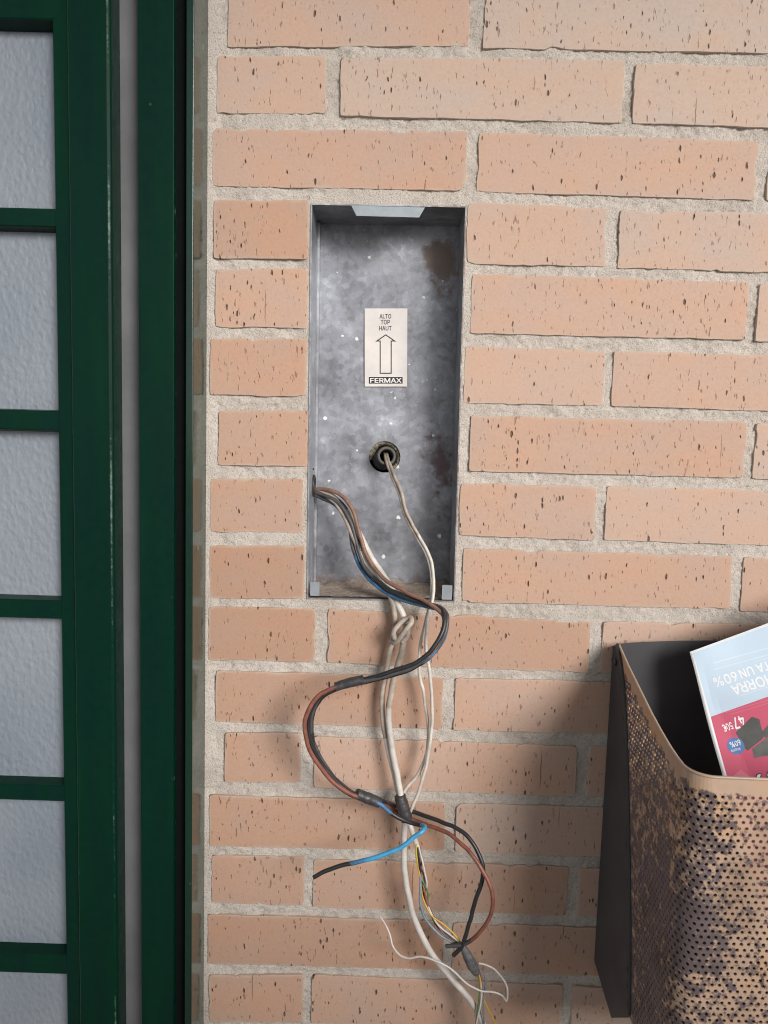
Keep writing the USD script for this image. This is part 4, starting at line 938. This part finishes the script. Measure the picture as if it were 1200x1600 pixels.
outer = np.stack([xo, yo, ZR(V2[:, 1])], 1); inner = np.stack([xi, yi, ZR(V2[:, 1])], 1)
nn = len(V2); walls = []
for s_, c_ in quad_side:
    k = np.arange(c_); k2 = (k + 1) % c_
    walls += [np.stack([s_ + k, s_ + k2, nn + s_ + k2], 1), np.stack([s_ + k, nn + s_ + k2, nn + s_ + k], 1)]
allv = np.vstack([outer, inner]); allf = np.vstack([F2, F2[:, ::-1] + nn, np.vstack(walls)])
uu = np.r_[V2[:, 0], V2[:, 0]]; zz_ = np.r_[V2[:, 1], V2[:, 1]]
fl = 0.435 + 0.12 * np.exp(-((uu - 0.185) / 0.02) ** 2) * (zz_ > -0.36) + 0.10 * np.exp(-((uu - 0.16) / 0.05) ** 2) * (zz_ < -0.31) - 0.30 * (zz_ > rim_z(uu) - BAND * 0.75) + 0.10 * (1 / (1 + np.exp((uu - 0.158) / 0.006))) * (zz_ < rim_z(uu) - BAND * 0.9) + 0.10 * np.exp(-((uu - 0.150) / 0.014) ** 2 - ((zz_ + 0.30) / 0.02) ** 2)  # flaking paint, thickened on the left side to paint in its shade
part("perforated_sheet", (allv, allf), M["tan_sheet"], bas, attrs={"flake_shade": fl})
ur = np.linspace(0.0165, UT - 0.0165, 260); xr_, yr_ = sheet_xy(ur, 0.0005)
part("rim", tube(np.stack([xr_, yr_, ZR(rim_z(ur))], 1), 0.0011, 8), M["tan_rim"], bas, smooth=True)

# ---------------------------------------------------------------- the leaflet in the basket
q1, q2, q3 = at(1080, 1021, -0.046), at(1135, 1222, -0.088), at(1200, 977, -0.050)
LU = -(q3 - q1) / np.linalg.norm(q3 - q1)          # reading direction of its print (it stands on its head)
LV = (q2 - q1); LV -= LU * (LV @ LU); LV /= np.linalg.norm(LV)
LN = np.cross(LU, LV)
def on(px_, py_):
    """Leaflet coordinates of a point of the photograph: (along LU, along LV) from its corner q1."""
    d = ray(px_, py_); t = ((q1 - EYE_P) @ LN) / (d @ LN); w = EYE_P + d * t - q1
    return (w @ LU, w @ LV)
e_ = on(1135, 1222)
skew = e_[0] / e_[1]
LW, LH = 0.148, 0.21
leaf = thing("leaflet", "pale blue and red sale leaflet standing upside down in the basket", "leaflet", q1)
def curl(mesh):
    """The paper is not flat: it bows along its width and its near corner curls forward."""
    v, f = verts_faces(mesh); w = v - q1; a, b = w @ LU, w @ LV
    h = 0.006 * np.sin(np.pi * np.clip(-a / LW, 0, 1)) + 0.0045 * np.exp(-((a / 0.03) ** 2 + (b / 0.025) ** 2)) + 0.0012 * np.sin(b * 70 + a * 30)
    return v + h[:, None] * LN, f
def lsheet(pts, lift, depth=0.00006):
    v, f = verts_faces(sheet(Polygon(pts), q1, LU, LV, lift, depth))
    return curl(trimesh.remesh.subdivide_to_size(v, f, 0.006, max_iter=8))
outline = lambda g=0.0: [(g, g), (-LW + g, g), (-LW + g + skew * LH, LH), (skew * LH + g, LH)]
part("page", lsheet([(x + 0.0012, y - 0.0014) for x, y in outline()], -0.0012, 0.0003), M["print_white"], leaf)
part("page", lsheet([(x + 0.0006, y - 0.0006) for x, y in outline()], -0.0006, 0.0003), M["print_white"], leaf)
part("page", lsheet(outline(), -0.0001, 0.0001), M["print_white"], leaf)
b0, b1 = on(1110.5, 1120), on(1200, 1088)
slope = (b1[1] - b0[1]) / (b1[0] - b0[0])
xe = -LW
mid_r = (xe, b0[1] + slope * (xe - b0[0]))
part("blue_print", lsheet([(-0.0004, 0.0004), (-LW, 0.0004), mid_r, (b0[0] - 0.0002, b0[1])], 0.00002), M["print_blue"], leaf)
part("red_print", lsheet([(b0[0] - 0.0002, b0[1] + 0.00005), (mid_r[0], mid_r[1] + 0.00005), (-LW + skew * LH, LH), (skew * LH - 0.0003, LH)], 0.00002), M["print_red"], leaf)
def ltext(text, a, b, h_px, mat, bold=True, name="lettering", lift=0.0001, width=None):
    """Print whose baseline runs from a to b (points of the photograph; a is where reading starts)."""
    A, B = np.array(on(*a)), np.array(on(*b)); du = B - A; L = np.linalg.norm(du); du /= L
    U_ = LU * du[0] + LV * du[1]; V_ = np.cross(LN, U_)
    mid = (A + B) / 2
    H = np.linalg.norm(np.array(on(a[0], a[1] + h_px)) - np.array(on(*a)))
    part(name, curl(lettering(text, H, q1 + LU * mid[0] + LV * mid[1], U_, V_, width=L, lift=lift, bold=bold, depth=0.00005)), M[mat], leaf)
def zc(x, y): return (940 + x / 4.615, 960 + y / 4.615)
ltext("AHORRA", zc(1268, 408), zc(918, 520), 15, "print_white")
ltext("60%", zc(952, 414), zc(793, 466), 14, "print_white")
ltext("HASTA UN", zc(1330, 293), zc(972, 408), 13, "print_white", bold=True, lift=0.00009)
ltext("47", zc(1012, 728), zc(935, 752), 17, "print_white")
ltext("50€", zc(932, 776), zc(868, 800), 10.5, "print_white")
for (x0, y0, x1, y1, w) in ((1250, 225, 790, 352, 2.6), (1250, 275, 800, 398, 2.2), (1250, 300, 1090, 345, 1.4), (1250, 600, 890, 706, 1.2), (1250, 622, 930, 718, 1.2), (1250, 500, 980, 590, 1.6)):
    a_, b_ = np.array(on(*zc(x0, y0))), np.array(on(*zc(x1, y1))); n_ = np.array([0, 1.0]) * w * 0.0004
    part("small_print", lsheet([a_, b_, b_ + n_, a_ + n_], 0.00009), M["print_pale"] if y0 < 550 else M["print_pink"], leaf)
def lpoly(pts, mat, name, lift=0.00009): part(name, lsheet([on(*zc(*p)) for p in pts], lift), M[mat], leaf)
lpoly([(968, 852), (1080, 738), (1132, 756), (1166, 885), (1150, 905), (1050, 985), (1030, 960)], "print_sofa", "sofa_picture")
lpoly([(1084, 968), (1190, 888), (1290, 850), (1290, 1000), (1200, 1016), (1098, 1036)], "print_sofa_light", "sofa_picture", 0.00012)
lpoly([(1150, 850), (1200, 790), (1300, 760), (1300, 860), (1175, 890)], "print_sofa", "sofa_picture", 0.0001)
lpoly([(912, 1195), (1000, 1118), (1085, 1180), (1060, 1260), (930, 1260)], "print_pink", "pink_print")
cb = np.array(on(*zc(968, 948))); rb = abs(np.array(on(*zc(968 + 66, 948)))[0] - cb[0])
part("badge", lsheet(Point(*cb).buffer(rb * 1.0, quad_segs=12), 0.00013, 0.00005), M["print_badge"], leaf)
ltext("60%", zc(994, 902), zc(922, 925), 8, "print_white", lift=0.0002)
ltext("Ahorra", zc(998, 958), zc(932, 978), 4.5, "print_white", lift=0.0002, bold=False)
ltext("69", zc(1262, 1118), zc(1076, 1172), 22, "print_white", lift=0.00016)
for dx, dy in ((-7, -7), (7, 7), (-7, 7), (7, -7)):
    ltext("69", zc(1262 + dx, 1118 + dy), zc(1076 + dx, 1172 + dy), 22, "print_dark", lift=0.0001, name="lettering_outline")
